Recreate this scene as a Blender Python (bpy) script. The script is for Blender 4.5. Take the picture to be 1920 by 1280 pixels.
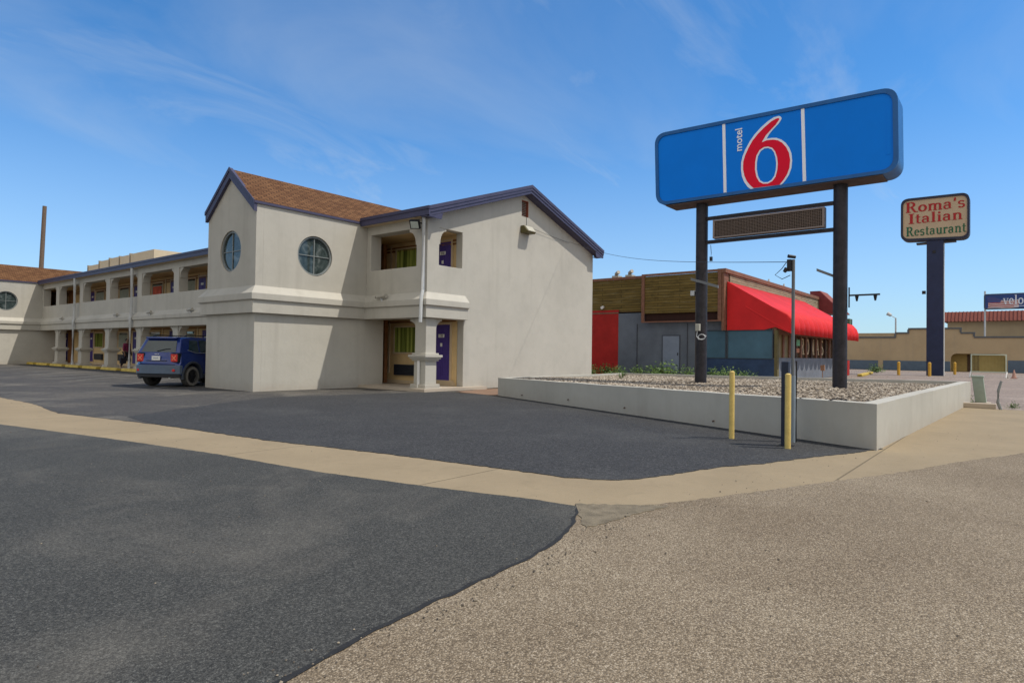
import bpy, bmesh, math, random
from mathutils import Vector, Matrix
from mathutils.geometry import tessellate_polygon
R = math.radians
random.seed(7)
for o in list(bpy.data.objects): bpy.data.objects.remove(o)
sc = bpy.context.scene
COL = sc.collection

# ------------------------------------------------------------------ camera
cam = bpy.data.cameras.new('camera'); co = bpy.data.objects.new('camera', cam); COL.objects.link(co)
cam.sensor_width = 36; cam.lens = 1192.564/1920*36; cam.clip_start = .1; cam.clip_end = 3000
RX = Vector((0.62750178, -0.77848326, 0.01432937)); UP = Vector((-0.0227679725, 0.000049729, 0.999740775)); FW = Vector((0.77828217, 0.62766537, 0.01769328))
mw = Matrix.Identity(4)
for i in range(3): mw[i][0] = RX[i]; mw[i][1] = UP[i]; mw[i][2] = -FW[i]
mw[0][3], mw[1][3], mw[2][3] = -10.1744, -18.33993, 1.312
co.matrix_world = mw; sc.camera = co

# ------------------------------------------------------------------ sky, sun, exposure
TOSUN = Vector((.27, -.526, 1.0)).normalized()
EL = math.asin(TOSUN.z); ROT = math.atan2(TOSUN.x, TOSUN.y)
w = bpy.data.worlds.new('World'); sc.world = w; w.use_nodes = True
nt = w.node_tree; N = nt.nodes; L = nt.links
bg = N['Background']; bg.inputs['Strength'].default_value = .096
sky = N.new('ShaderNodeTexSky'); sky.sky_type = 'NISHITA'; sky.sun_disc = False
sky.sun_elevation = EL; sky.sun_rotation = ROT; sky.altitude = 900; sky.air_density = 1.0; sky.dust_density = .3; sky.ozone_density = 4.5
tc = N.new('ShaderNodeTexCoord')
def vmath(op, a, b=None):
    n = N.new('ShaderNodeVectorMath'); n.operation = op; L.new(a, n.inputs[0])
    if b is not None: n.inputs[1].default_value = b
    return n.outputs[0]
def smath(op, a, b=None, clamp=False):
    n = N.new('ShaderNodeMath'); n.operation = op; n.use_clamp = clamp
    if isinstance(a, (int, float)): n.inputs[0].default_value = a
    else: L.new(a, n.inputs[0])
    if b is not None:
        if isinstance(b, (int, float)): n.inputs[1].default_value = b
        else: L.new(b, n.inputs[1])
    return n.outputs[0]
sep = N.new('ShaderNodeSeparateXYZ'); L.new(tc.outputs['Generated'], sep.inputs[0])
zc = smath('ADD', smath('MAXIMUM', sep.outputs['Z'], 0.0), .16)
px = smath('DIVIDE', sep.outputs['X'], zc); py = smath('DIVIDE', sep.outputs['Y'], zc)
cmb = N.new('ShaderNodeCombineXYZ'); L.new(px, cmb.inputs[0]); L.new(py, cmb.inputs[1])
mp = N.new('ShaderNodeMapping'); L.new(cmb.outputs[0], mp.inputs[0]); mp.inputs['Rotation'].default_value = (0, 0, R(62)); mp.inputs['Scale'].default_value = (.8, 1.5, 1); mp.inputs['Location'].default_value = (7.4, 4.1, 0)
n1 = N.new('ShaderNodeTexNoise'); L.new(mp.outputs[0], n1.inputs['Vector']); n1.inputs['Scale'].default_value = 1.15; n1.inputs['Detail'].default_value = 9; n1.inputs['Roughness'].default_value = .56; n1.inputs['Distortion'].default_value = .6
rp = N.new('ShaderNodeValToRGB'); L.new(n1.outputs['Fac'], rp.inputs[0])
rp.color_ramp.elements[0].position = .36; rp.color_ramp.elements[0].color = (0, 0, 0, 1); rp.color_ramp.elements[1].position = .86; rp.color_ramp.elements[1].color = (1, 1, 1, 1)
lowz = smath('SUBTRACT', 1.0, smath('MULTIPLY', sep.outputs['Z'], 1.1), True)
cf = smath('MULTIPLY', smath('MULTIPLY', rp.outputs[0], .42), smath('ADD', smath('MULTIPLY', lowz, .75), .25))
# thin milky veil near the horizon
# a few brighter wisps, denser low and to the right
mpw = N.new('ShaderNodeMapping'); L.new(cmb.outputs[0], mpw.inputs[0]); mpw.inputs['Rotation'].default_value = (0, 0, R(-25)); mpw.inputs['Scale'].default_value = (1.0, 2.1, 1); mpw.inputs['Location'].default_value = (1.3, 5.2, 0)
n3 = N.new('ShaderNodeTexNoise'); L.new(mpw.outputs[0], n3.inputs['Vector']); n3.inputs['Scale'].default_value = .9; n3.inputs['Detail'].default_value = 10; n3.inputs['Roughness'].default_value = .6; n3.inputs['Distortion'].default_value = 1.1
rp3 = N.new('ShaderNodeValToRGB'); L.new(n3.outputs['Fac'], rp3.inputs[0]); rp3.color_ramp.elements[0].position = .50; rp3.color_ramp.elements[1].position = .78
cf = smath('MAXIMUM', cf, smath('MULTIPLY', smath('MULTIPLY', rp3.outputs[0], .6), smath('POWER', lowz, .8)))
hz = smath('POWER', smath('SUBTRACT', 1.0, smath('MULTIPLY', smath('ABSOLUTE', sep.outputs['Z']), 2.6), True), 1.6)
cf = smath('MAXIMUM', cf, smath('MULTIPLY', hz, .72))
tint = N.new('ShaderNodeMix'); tint.data_type = 'RGBA'; tint.blend_type = 'MULTIPLY'; tint.inputs['Factor'].default_value = 1
L.new(sky.outputs[0], tint.inputs['A']); tint.inputs['B'].default_value = (.40, .79, 1.0, 1)
mx = N.new('ShaderNodeMix'); mx.data_type = 'RGBA'; L.new(cf, mx.inputs['Factor']); L.new(tint.outputs['Result'], mx.inputs['A']); mx.inputs['B'].default_value = (3.45, 3.8, 4.1, 1)
# added bright cloud bank behind the camera, out of view, filling the shaded faces
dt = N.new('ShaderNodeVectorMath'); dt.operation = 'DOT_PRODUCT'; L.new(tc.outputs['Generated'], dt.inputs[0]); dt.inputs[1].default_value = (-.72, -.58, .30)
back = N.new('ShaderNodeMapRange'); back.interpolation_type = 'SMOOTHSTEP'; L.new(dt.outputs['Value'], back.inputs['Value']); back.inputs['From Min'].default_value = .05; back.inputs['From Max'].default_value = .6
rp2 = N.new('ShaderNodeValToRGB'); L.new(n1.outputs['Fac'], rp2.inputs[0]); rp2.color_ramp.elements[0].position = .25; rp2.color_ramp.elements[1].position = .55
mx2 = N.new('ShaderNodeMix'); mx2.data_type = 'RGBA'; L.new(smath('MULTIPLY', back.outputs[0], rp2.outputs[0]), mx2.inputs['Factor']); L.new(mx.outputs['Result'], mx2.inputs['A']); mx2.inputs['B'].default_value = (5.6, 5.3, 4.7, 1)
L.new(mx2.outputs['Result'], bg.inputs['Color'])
sl = bpy.data.lights.new('sun', 'SUN'); sl.energy = 2.05; sl.angle = R(.55); sl.color = (1, .94, .84)
so = bpy.data.objects.new('sun', sl); COL.objects.link(so); so.rotation_euler = (-TOSUN).to_track_quat('-Z', 'Y').to_euler(); so.location = (0, -20, 40)
sc.view_settings.view_transform = 'Standard'; sc.view_settings.look = 'None'; sc.view_settings.exposure = .90; sc.view_settings.gamma = 1

# ------------------------------------------------------------------ materials
MATS = {}
class NT:
    """small helper around a material node tree"""
    def __init__(s, name):
        s.m = bpy.data.materials.new(name); s.m.use_nodes = True
        s.n = s.m.node_tree.nodes; s.l = s.m.node_tree.links; s.b = s.n['Principled BSDF']
        s.t = s.n.new('ShaderNodeTexCoord')
    def add(s, kind, **kw):
        x = s.n.new(kind)
        for k, v in kw.items():
            if k in x.inputs: s.put(x.inputs[k], v)
            else: setattr(x, k, v)
        return x
    def put(s, sock, v):
        if hasattr(v, 'is_linked') or isinstance(v, bpy.types.NodeSocket): s.l.new(v, sock)
        else: sock.default_value = v
    def coords(s, scale=(1, 1, 1), rot=(0, 0, 0)):
        mpg = s.add('ShaderNodeMapping', Scale=scale, Rotation=rot); s.l.new(s.t.outputs['Object'], mpg.inputs[0]); return mpg.outputs[0]
    def noise(s, scale, detail=4, rough=.55, vec=None, dist=0):
        x = s.add('ShaderNodeTexNoise', Scale=scale, Detail=detail, Roughness=rough, Distortion=dist)
        s.l.new(vec if vec is not None else s.t.outputs['Object'], x.inputs['Vector']); return x.outputs['Fac']
    def ramp(s, fac, stops):
        x = s.add('ShaderNodeValToRGB'); s.l.new(fac, x.inputs[0]); e = x.color_ramp.elements
        while len(e) < len(stops): e.new(.5)
        for i, (p, c) in enumerate(stops): e[i].position = p; e[i].color = (*c, 1) if len(c) == 3 else c
        return x.outputs[0]
    def mix(s, fac, a, b, blend='MIX'):
        x = s.add('ShaderNodeMix', data_type='RGBA', blend_type=blend)
        s.put(x.inputs['Factor'], fac)
        for k, v in (('A', a), ('B', b)): s.put(x.inputs[k], (*v, 1) if isinstance(v, tuple) and len(v) == 3 else v)
        return x.outputs['Result']
    def math(s, op, a, b=0.0, clamp=False):
        x = s.add('ShaderNodeMath', operation=op, use_clamp=clamp); s.put(x.inputs[0], a); s.put(x.inputs[1], b); return x.outputs[0]
    def bump(s, h, strength=.3, dist=.02):
        x = s.add('ShaderNodeBump', Strength=strength, Distance=dist, Height=h); s.l.new(x.outputs[0], s.b.inputs['Normal'])
    def done(s, col, rough=.8, spec=.3, metal=0.0, coat=0.0):
        s.put(s.b.inputs['Base Color'], (*col, 1) if isinstance(col, tuple) and len(col) == 3 else col)
        s.put(s.b.inputs['Roughness'], rough); s.b.inputs['Specular IOR Level'].default_value = spec
        s.b.inputs['Metallic'].default_value = metal; s.b.inputs['Coat Weight'].default_value = coat
        return s.m
def g(c, k): return tuple(min(1, x*k) for x in c)
def M(name, col, rough=.7, var=.12, scale=2.5, bump=.15, bscale=90, spec=.3, metal=0.0, coat=0.0, dist=.01):
    if name in MATS: return MATS[name]
    t = NT(name)
    n = t.noise(scale, 5, .6); c = t.ramp(n, [(.25, g(col, 1-var)), (.75, g(col, 1+var))])
    f = t.noise(bscale, 3, .6)
    c = t.mix(.5*var+.04, c, t.ramp(f, [(.3, g(col, .6)), (.7, g(col, 1.4))]))
    if bump: t.bump(f, bump, dist)
    MATS[name] = t.done(c, rough, spec, metal, coat); return MATS[name]
def stucco(name, col, stain=(.26, .24, .2), k=1.0):
    if name in MATS: return MATS[name]
    t = NT(name)
    big = t.noise(.45, 6, .62); mid = t.noise(2.3, 6, .65)
    c = t.ramp(big, [(.3, g(col, .9)), (.5, col), (.72, g(col, 1.07))])
    c = t.mix(t.math('MULTIPLY', t.ramp(mid, [(.5, (0, 0, 0)), (.75, (1, 1, 1))]), .36*k), c, g(col, .80))
    streak = t.noise(1.0, 5, .6, t.coords((2.2, 2.2, .16)))
    c = t.mix(t.math('MULTIPLY', t.ramp(streak, [(.53, (0, 0, 0)), (.74, (1, 1, 1))]), .28*k), c, stain)
    # splash dirt along the foot of the wall
    sp = t.add('ShaderNodeSeparateXYZ'); t.l.new(t.t.outputs['Object'], sp.inputs[0])
    foot = t.math('SUBTRACT', t.math('MULTIPLY', t.noise(3.5, 5, .7), 1.05), t.math('MULTIPLY', sp.outputs['Z'], 1.5), True)
    c = t.mix(t.math('MULTIPLY', foot, .55*k), c, (.30, .23, .17))
    f = t.noise(75, 4, .7); t.bump(t.math('ADD', f, t.math('MULTIPLY', t.noise(9, 3), .8)), .35, .012)
    MATS[name] = t.done(c, .9, .15); return MATS[name]
def asphalt(name, dark, light, patch=(.085, .08, .078), pk=.5, fine=170, cracks=0.0, tintk=.3):
    t = NT(name)
    sp = t.noise(fine, 3, .75); sp2 = t.noise(fine*.38, 4, .7)
    v = t.math('ADD', t.math('MULTIPLY', sp, .55), t.math('MULTIPLY', sp2, .45))
    c = t.ramp(v, [(.36, g(dark, .5)), (.47, dark), (.55, light), (.64, g(light, 2.3))])
    big = t.noise(.42, 7, .62, dist=.5)
    c = t.mix(t.math('MULTIPLY', t.ramp(big, [(.50, (0, 0, 0)), (.68, (1, 1, 1))]), pk), c, t.mix(t.ramp(v, [(.4, (0, 0, 0)), (.6, (1, 1, 1))]), g(patch, .55), g(patch, 1.6)))
    c = t.mix(tintk, c, t.ramp(t.noise(1.3, 5, .7), [(.3, (.35, .35, .36)), (.7, (.75, .74, .72))]), 'SOFT_LIGHT')
    if cracks:
        vo = t.add('ShaderNodeTexVoronoi', feature='DISTANCE_TO_EDGE', Scale=.5); t.l.new(t.mix(.2, t.t.outputs['Object'], t.add('ShaderNodeTexNoise', Scale=3.0, Detail=6.0).outputs['Color']), vo.inputs['Vector'])
        c = t.mix(t.math('MULTIPLY', t.ramp(vo.outputs['Distance'], [(.0, (1, 1, 1)), (.018, (0, 0, 0))]), cracks), c, (.02, .02, .02))
    t.bump(v, .45, .008)
    return t.done(c, .86, .25)
def chipseal(name):
    t = NT(name)
    vo = t.add('ShaderNodeTexVoronoi', Scale=128.0, Randomness=1.0); t.l.new(t.t.outputs['Object'], vo.inputs['Vector'])
    sp = t.add('ShaderNodeSeparateColor'); t.l.new(vo.outputs['Color'], sp.inputs[0])
    stone = t.ramp(sp.outputs[0], [(0, (.13, .102, .066)), (.3, (.21, .166, .112)), (.62, (.29, .233, .160)), (.88, (.38, .315, .225)), (1, (.47, .40, .30))])
    gap = t.ramp(vo.outputs['Distance'], [(.35, (0, 0, 0)), (.75, (1, 1, 1))])
    c = t.mix(t.math('MULTIPLY', gap, .55), stone, (.06, .046, .034))
    big = t.ramp(t.noise(.5, 6, .6), [(.35, (.38, .36, .35)), (.68, (.62, .61, .6))]); c = t.mix(.8, c, big, 'SOFT_LIGHT')
    c = t.mix(t.math('MULTIPLY', t.ramp(t.noise(1.6, 6, .7), [(.58, (0, 0, 0)), (.8, (1, 1, 1))]), .3), c, (.10, .085, .075))
    t.bump(t.math('SUBTRACT', 1.0, vo.outputs['Distance']), .6, .008)
    return t.done(c, .9, .2)
def concrete(name, col, joint=None, k=1.0):
    t = NT(name)
    c = t.ramp(t.noise(.8, 7, .65), [(.3, g(col, .84)), (.7, g(col, 1.1))])
    c = t.mix(t.math('MULTIPLY', t.ramp(t.noise(3.2, 7, .7, dist=.8), [(.52, (0, 0, 0)), (.76, (1, 1, 1))]), .38*k), c, g(col, .62))
    c = t.mix(.22, c, t.ramp(t.noise(120, 3, .7), [(.3, g(col, .6)), (.7, g(col, 1.35))]))
    if joint:
        sp = t.add('ShaderNodeSeparateXYZ'); t.l.new(t.t.outputs['Object'], sp.inputs[0])
        fr = t.math('ABSOLUTE', t.math('SUBTRACT', t.math('FRACT', t.math('DIVIDE', sp.outputs[joint[0]], joint[1])), .5))
        c = t.mix(t.math('MULTIPLY', t.math('LESS_THAN', fr, joint[2]), .65), c, g(col, .3))
    t.bump(t.noise(60, 5, .7), .35, .01)
    return t.done(c, .9, .2)
def shingles(name, along, pitch):
    t = NT(name)
    sp = t.add('ShaderNodeSeparateXYZ'); t.l.new(t.t.outputs['Object'], sp.inputs[0])
    cb = t.add('ShaderNodeCombineXYZ'); t.l.new(sp.outputs[along], cb.inputs[0]); t.l.new(t.math('MULTIPLY', sp.outputs[2], 1/math.sin(pitch)), cb.inputs[1])
    br = t.add('ShaderNodeTexBrick', Scale=1.0); t.l.new(cb.outputs[0], br.inputs['Vector'])
    for k, v in (('Brick Width', .27), ('Row Height', .115), ('Mortar Size', .016), ('Mortar Smooth', .5), ('Bias', -.1)): br.inputs[k].default_value = v
    br.inputs['Color1'].default_value = (.115, .055, .026, 1); br.inputs['Color2'].default_value = (.185, .095, .045, 1); br.inputs['Mortar'].default_value = (.03, .016, .01, 1)
    c = t.mix(.35, br.outputs['Color'], t.ramp(t.noise(130, 3, .7), [(.3, (.2, .2, .2)), (.7, (.85, .8, .75))]), 'SOFT_LIGHT')
    c = t.mix(.3, c, t.ramp(t.noise(.9, 5, .6), [(.3, (.33, .33, .33)), (.7, (.64, .63, .6))]), 'SOFT_LIGHT')
    t.bump(br.outputs['Fac'], -.6, .02)
    return t.done(c, .9, .15)
def planks(name, ca, cb_, row=.16, scr=.75, axis=1):
    t = NT(name)
    sp = t.add('ShaderNodeSeparateXYZ'); t.l.new(t.t.outputs['Object'], sp.inputs[0])
    cb = t.add('ShaderNodeCombineXYZ'); t.l.new(sp.outputs[axis], cb.inputs[0]); t.l.new(sp.outputs[2], cb.inputs[1])
    br = t.add('ShaderNodeTexBrick', Scale=1.0); t.l.new(cb.outputs[0], br.inputs['Vector'])
    for k, v in (('Brick Width', 2.7), ('Row Height', row), ('Mortar Size', .012), ('Mortar Smooth', .4)): br.inputs[k].default_value = v
    br.inputs['Color1'].default_value = (*ca, 1); br.inputs['Color2'].default_value = (*cb_, 1); br.inputs['Mortar'].default_value = (.02, .016, .008, 1)
    st = t.noise(1.0, 7, .7, t.coords((.7, .7, 14)))
    c = t.mix(t.math('MULTIPLY', t.ramp(st, [(.55, (0, 0, 0)), (.72, (1, 1, 1))]), scr), br.outputs['Color'], (.27, .23, .13))
    c = t.mix(t.math('MULTIPLY', t.ramp(t.noise(1.4, 6, .7, t.coords((.8, .8, 2.5))), [(.5, (0, 0, 0)), (.7, (1, 1, 1))]), .55), c, (.03, .024, .010))
    t.bump(br.outputs['Fac'], -.5, .02)
    return t.done(c, .85, .2)
STU = stucco('stucco_warm', (.452, .430, .378), k=.9)
STU2 = stucco('stucco_planter', (.45, .43, .375), k=.8)
TAN = M('walkway_ochre', (.64, .46, .23), .7, .15, 1.5)
TRIM = M('trim_tan', (.55, .43, .28), .6, .08)
WOODB = M('brown_wood_panel', (.22, .095, .035), .6, .3, 4)
PURP = M('fascia_purple_grey', (.062, .060, .108), .5, .18, 2)
DOORP = M('door_purple', (.065, .038, .22), .45, .12, 3)
WHITE = M('white_paint', (.72, .71, .68), .5, .06)
GLASSD = M('dark_window_glass', (.030, .045, .047), .06, .5, 1.2, 0, spec=.8)
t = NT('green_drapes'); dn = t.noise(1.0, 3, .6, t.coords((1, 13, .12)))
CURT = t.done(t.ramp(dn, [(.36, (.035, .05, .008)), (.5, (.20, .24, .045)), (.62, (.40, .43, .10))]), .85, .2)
PALEC = M('pale_curtain', (.34, .36, .30), .85, .15, 5)
METG = M('galvanised_metal', (.50, .51, .51), .5, .12, 4, .05)
BLK = M('black_metal', (.014, .014, .017), .4, .3, 5, .05)
POLEB = M('pole_dark_paint', (.024, .021, .026), .5, .8, 5, .3, 16)
SIGNB = M('sign_blue', (.0, .205, .80), .42, .05, 1.2, 0, spec=.12)
SIGNF = M('sign_blue_frame', (.015, .115, .34), .45, .15, 3)
RUST = M('rusty_underside', (.12, .06, .045), .8, .35, 3)
SRED = M('sign_red', (.80, .006, .035), .4, .04, 2, 0, spec=.12)
SWHT = M('sign_white', (.86, .88, .93), .35, .03, 2, 0)
YEL = M('yellow_paint', (.62, .46, .15), .6, .2, 6, .2, 40)
YELC = M('kerb_yellow', (.50, .36, .07), .75, .3, 5, .4, 40)
REDF = M('red_awning_fabric', (.60, .020, .022), .7, .2, .9, .3, 60, spec=.25)
REDW = M('red_painted_wall', (.36, .018, .014), .8, .25, 1.6)
GREYW = M('slate_painted_wall', (.125, .145, .172), .85, .28, .9, .3, 50)
NAVYW = M('navy_painted_wall', (.028, .055, .115), .7, .4, 1.4, .3, 40)
TEALB = M('teal_boarded_window', (.055, .125, .175), .5, .3, .8)
DADO = M('grey_concrete_dado', (.155, .17, .20), .85, .25, 1.4, .3, 30)
PLANK = planks('mossy_planks', (.125, .085, .022), (.18, .125, .036))
PLANKS2 = planks('grey_shakes', (.27, .22, .15), (.36, .30, .21), .12, .3, 0)
BROWNT = M('brown_trim', (.20, .095, .06), .75, .3, 5)
MANS = M('maroon_metal_roof', (.20, .04, .045), .5, .2, 3)
BLUEP = M('navy_pylon_paint', (.018, .028, .072), .5, .25, 1.2)
CREAM = M('sign_cream', (.47, .37, .24), .5, .08, 1)
TRED = M('letter_red', (.36, .012, .014), .5, .05); TGRN = M('letter_green', (.012, .11, .05), .5, .05)
BEIGE = stucco('far_beige_wall', (.43, .325, .20), k=.6)
BANDB = M('far_blue_band', (.10, .135, .175), .8, .15)
CAPB = M('far_parapet_cap', (.11, .115, .12), .8, .15)
TILE = M('red_tile_roof', (.19, .052, .036), .8, .25, 2, .4, 8)
PAINT = None
RUBB = M('tyre_rubber', (.055, .052, .048), .8, .2, 9)
DKPL = M('dark_bumper_plastic', (.055, .065, .085), .55, .12, 6)
LENSR = M('red_lens', (.55, .012, .012), .15, .1, 12, 0, spec=.6)
LENSC = M('amber_cross_lens', (.8, .25, .12), .2, .1, 8, 0)
CHR = M('chrome_badge', (.6, .6, .62), .2, .05, metal=1)
WOODP = M('weathered_pole_wood', (.16, .115, .085), .9, .3, 8, .5, 30)
GRNB = M('utility_green', (.29, .34, .27), .6, .12, 4)
t = NT('blue_car_paint'); PAINT = t.done(t.ramp(t.noise(1.1, 3), [(.3, (.007, .024, .15)), (.7, (.012, .036, .21))]), .2, .5, .2, .6); MATS['car'] = PAINT
t = NT('leaf_green')
LEAF = t.done(t.ramp(t.noise(4.5, 4), [(.3, (.03, .065, .012)), (.5, (.07, .13, .022)), (.72, (.13, .18, .04))]), .6, .25)
GROUNDM = asphalt('lot_dirt', (.17, .13, .105), (.28, .225, .185), (.33, .27, .22), .5, 60)
OLDASPH = asphalt('old_asphalt', (.044, .041, .039), (.085, .080, .073), (.15, .135, .112), .6, 130, .4)
NEWASPH = asphalt('new_asphalt', (.026, .026, .027), (.055, .055, .055), (.062, .062, .06), .5, 85)
STREET = asphalt('street_asphalt', (.0315, .0315, .029), (.070, .069, .062), (.108, .10, .085), .62, 170)
CHIP = chipseal('chipseal_road')
GUTT = concrete('tan_concrete', (.285, .224, .142), (1, 3.05, .0035), 1.5)
WALKC = concrete('walkway_concrete', (.46, .39, .31))
LINEP = M('worn_line_paint', (.22, .215, .20), .85, .3, 8)

# ------------------------------------------------------------------ mesh helpers
class MB:
    def __init__(s): s.v = []; s.f = []; s.m = []; s.mi = 0
    def add(s, vs, fs):
        b = len(s.v); s.v += [Vector(v) for v in vs]
        for f in fs: s.f.append([b+i for i in f]); s.m.append(s.mi)
        return s
    def box(s, x0, x1, y0, y1, z0, z1):
        if x0 > x1: x0, x1 = x1, x0
        if y0 > y1: y0, y1 = y1, y0
        vs = [(x, y, z) for z in (z0, z1) for y in (y0, y1) for x in (x0, x1)]
        return s.add(vs, [(0, 2, 3, 1), (4, 5, 7, 6), (0, 1, 5, 4), (1, 3, 7, 5), (3, 2, 6, 7), (2, 0, 4, 6)])
    def cyl(s, p0, p1, r0, r1=None, n=16, caps=True):
        r1 = r0 if r1 is None else r1; p0 = Vector(p0); p1 = Vector(p1); d = (p1-p0).normalized()
        a = d.orthogonal().normalized(); b = d.cross(a); vs = []
        for p, r in ((p0, r0), (p1, r1)):
            for i in range(n):
                an = 2*math.pi*i/n; vs.append(p+(a*math.cos(an)+b*math.sin(an))*r)
        fs = [(i, (i+1) % n, n+(i+1) % n, n+i) for i in range(n)]
        if caps: fs += [tuple(range(n-1, -1, -1)), tuple(range(n, 2*n))]
        return s.add(vs, fs)
    def tube(s, path, r, n=8):
        path = [Vector(p) for p in path]; vs = []; ref = Vector((0, 0, 1))
        for i, p in enumerate(path):
            d = (path[min(i+1, len(path)-1)]-path[max(i-1, 0)]).normalized()
            a = d.cross(ref); a = a.normalized() if a.length > 1e-3 else d.orthogonal().normalized(); b = d.cross(a)
            rr = r[i] if isinstance(r, (list, tuple)) else r
            for k in range(n): an = 2*math.pi*k/n; vs.append(p+(a*math.cos(an)+b*math.sin(an))*rr)
        fs = [(i*n+k, i*n+(k+1) % n, (i+1)*n+(k+1) % n, (i+1)*n+k) for i in range(len(path)-1) for k in range(n)]
        fs += [tuple(range(n-1, -1, -1)), tuple(range((len(path)-1)*n, len(path)*n))]
        return s.add(vs, fs)
    def plate(s, outer, holes, fn, th):
        """flat outline (2D) with holes -> solid of thickness th; fn(a, b, d) maps plane coords + depth to 3D"""
        loops = [outer]+list(holes); flat = [p for l in loops for p in l]
        tris = tessellate_polygon([[Vector((p[0], p[1], 0)) for p in l] for l in loops]); n = len(flat)
        def ar(t): a, b, c = (flat[i] for i in t); return (b[0]-a[0])*(c[1]-a[1])-(b[1]-a[1])*(c[0]-a[0])
        tris = [t if ar(t) > 0 else (t[0], t[2], t[1]) for t in tris if abs(ar(t)) > 1e-12]
        vs = [fn(p[0], p[1], 0) for p in flat]+[fn(p[0], p[1], th) for p in flat]
        fs = list(tris)+[(c+n, b+n, a+n) for a, b, c in tris]; k = 0
        for l in loops:
            for i in range(len(l)): j = (i+1) % len(l); fs.append((k+i, k+j, n+k+j, n+k+i))
            k += len(l)
        return s.add(vs, fs)
    def sweep(s, path, prof):
        """profile (outward, z) swept along a plan polyline with mitred corners; outward = left of the path"""
        P = [Vector(p) for p in path]; rows = []
        for i, p in enumerate(P):
            ns = []
            for a, b in ((i-1, i), (i, i+1)):
                if a >= 0 and b < len(P): d = (P[b]-P[a]).normalized(); ns.append(Vector((-d.y, d.x)))
            m = ns[0] if len(ns) == 1 else (ns[0]+ns[1])/(1+ns[0].dot(ns[1]))
            rows.append([(p.x+m.x*o, p.y+m.y*o, z) for o, z in prof])
        n = len(prof); vs = [q for r in rows for q in r]
        fs = [(i*n+k, i*n+(k+1) % n, (i+1)*n+(k+1) % n, (i+1)*n+k) for i in range(len(P)-1) for k in range(n)]
        fs += [tuple(range(n)), tuple(range((len(P)-1)*n+n-1, (len(P)-1)*n-1, -1))]
        return s.add(vs, fs)
    def xf(s, fn, start=0):
        for i in range(start, len(s.v)): s.v[i] = Vector(fn(s.v[i]))
        return s
ROOT = {}
def org(p):
    while p is not None and p.parent is not None: p = p.parent
    return Vector(p.location) if p is not None else Vector((0, 0, 0))
def obj(name, mb, mats, parent=None, bevel=0.0, smooth=False, local=False, loc=None):
    me = bpy.data.meshes.new(name); off = Vector((0, 0, 0)) if local else (org(parent) if parent else (Vector(loc) if loc else Vector((0, 0, 0))))
    me.from_pydata([v-off for v in mb.v], [], mb.f)
    for m in (mats if isinstance(mats, (list, tuple)) else [mats]): me.materials.append(m)
    for i, p in enumerate(me.polygons): p.material_index = mb.m[i]
    bm = bmesh.new(); bm.from_mesh(me); bmesh.ops.recalc_face_normals(bm, faces=bm.faces); bm.to_mesh(me); bm.free()
    if smooth:
        for p in me.polygons: p.use_smooth = True
        me.set_sharp_from_angle(angle=R(40))
    o = bpy.data.objects.new(name, me); COL.objects.link(o)
    if parent: o.parent = parent
    elif loc and not local: o.location = loc
    if bevel:
        b = o.modifiers.new('bevel', 'BEVEL'); b.width = bevel; b.segments = 2; b.limit_method = 'ANGLE'; b.angle_limit = R(40)
    return o
def tag(o, label, cat, group=None):
    o['label'] = label; o['category'] = cat
    if group: o['group'] = group
    return o
def thing(name, label, cat, loc=(0, 0, 0), group=None, rotz=0.0):
    o = bpy.data.objects.new(name, None); COL.objects.link(o); o.location = loc; o.rotation_euler.z = rotz; o.empty_display_size = .2
    return tag(o, label, cat, group)
def dup(o, loc, label=None, parent=None):
    c = o.copy(); COL.objects.link(c)
    if parent: c.parent = parent
    else:
        c.location = loc
        if label: c['label'] = label
    for ch in list(o.children): dup(ch, None, None, c)
    return c
def struct(name, mb, m, kind='structure'):
    o = obj(name, mb, m); o['kind'] = kind; return o
def disc(cx, cy, r, n=40, ry=None): return [(cx+r*math.cos(2*math.pi*i/n), cy+(ry or r)*math.sin(2*math.pi*i/n)) for i in range(n)]
def rrect(x0, x1, y0, y1, r, n=6):
    o = []
    for cx, cy, a in ((x1-r, y1-r, 0), (x0+r, y1-r, 90), (x0+r, y0+r, 180), (x1-r, y0+r, 270)):
        o += [(cx+r*math.cos(R(a+90*i/n)), cy+r*math.sin(R(a+90*i/n))) for i in range(n+1)]
    return o
def rect(x0, x1, y0, y1): return [(x0, y0), (x1, y0), (x1, y1), (x0, y1)]
def pu(u, s=1): return lambda a, b, d: (u+d*s, a, b)     # plane of constant x; a = y
def pv(v, s=1): return lambda a, b, d: (a, v+d*s, b)     # plane of constant y; a = x
def jag(pts, step=.35, amp=.05, seed=1):
    rr = random.Random(seed); o = []
    for i in range(len(pts)-1):
        a = Vector(pts[i]); b = Vector(pts[i+1]); n = max(1, int((b-a).length/step)); d = (b-a).normalized() if (b-a).length else Vector((1, 0)); nn = Vector((-d.y, d.x))
        for k in range(n):
            p = a+(b-a)*k/n
            if k or i: p = p+nn*rr.uniform(-amp, amp)
            o.append((p.x, p.y))
    o.append(tuple(pts[-1])); return o
def sheet(name, pts, z, m, kind='structure'):
    n = len(pts); tris = [tuple(t) for t in tessellate_polygon([[Vector((p[0], p[1], 0)) for p in pts]])]
    mb = MB().add([(p[0], p[1], z) for p in pts]+[(p[0], p[1], z-.03) for p in pts], tris+[(i, (i+1) % n, n+(i+1) % n, n+i) for i in range(n)])
    o = struct(name, mb, m, kind)
    for p in o.data.polygons:
        if abs(p.normal.z) > .5 and p.normal.z < 0: p.flip()
    return o
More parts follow.
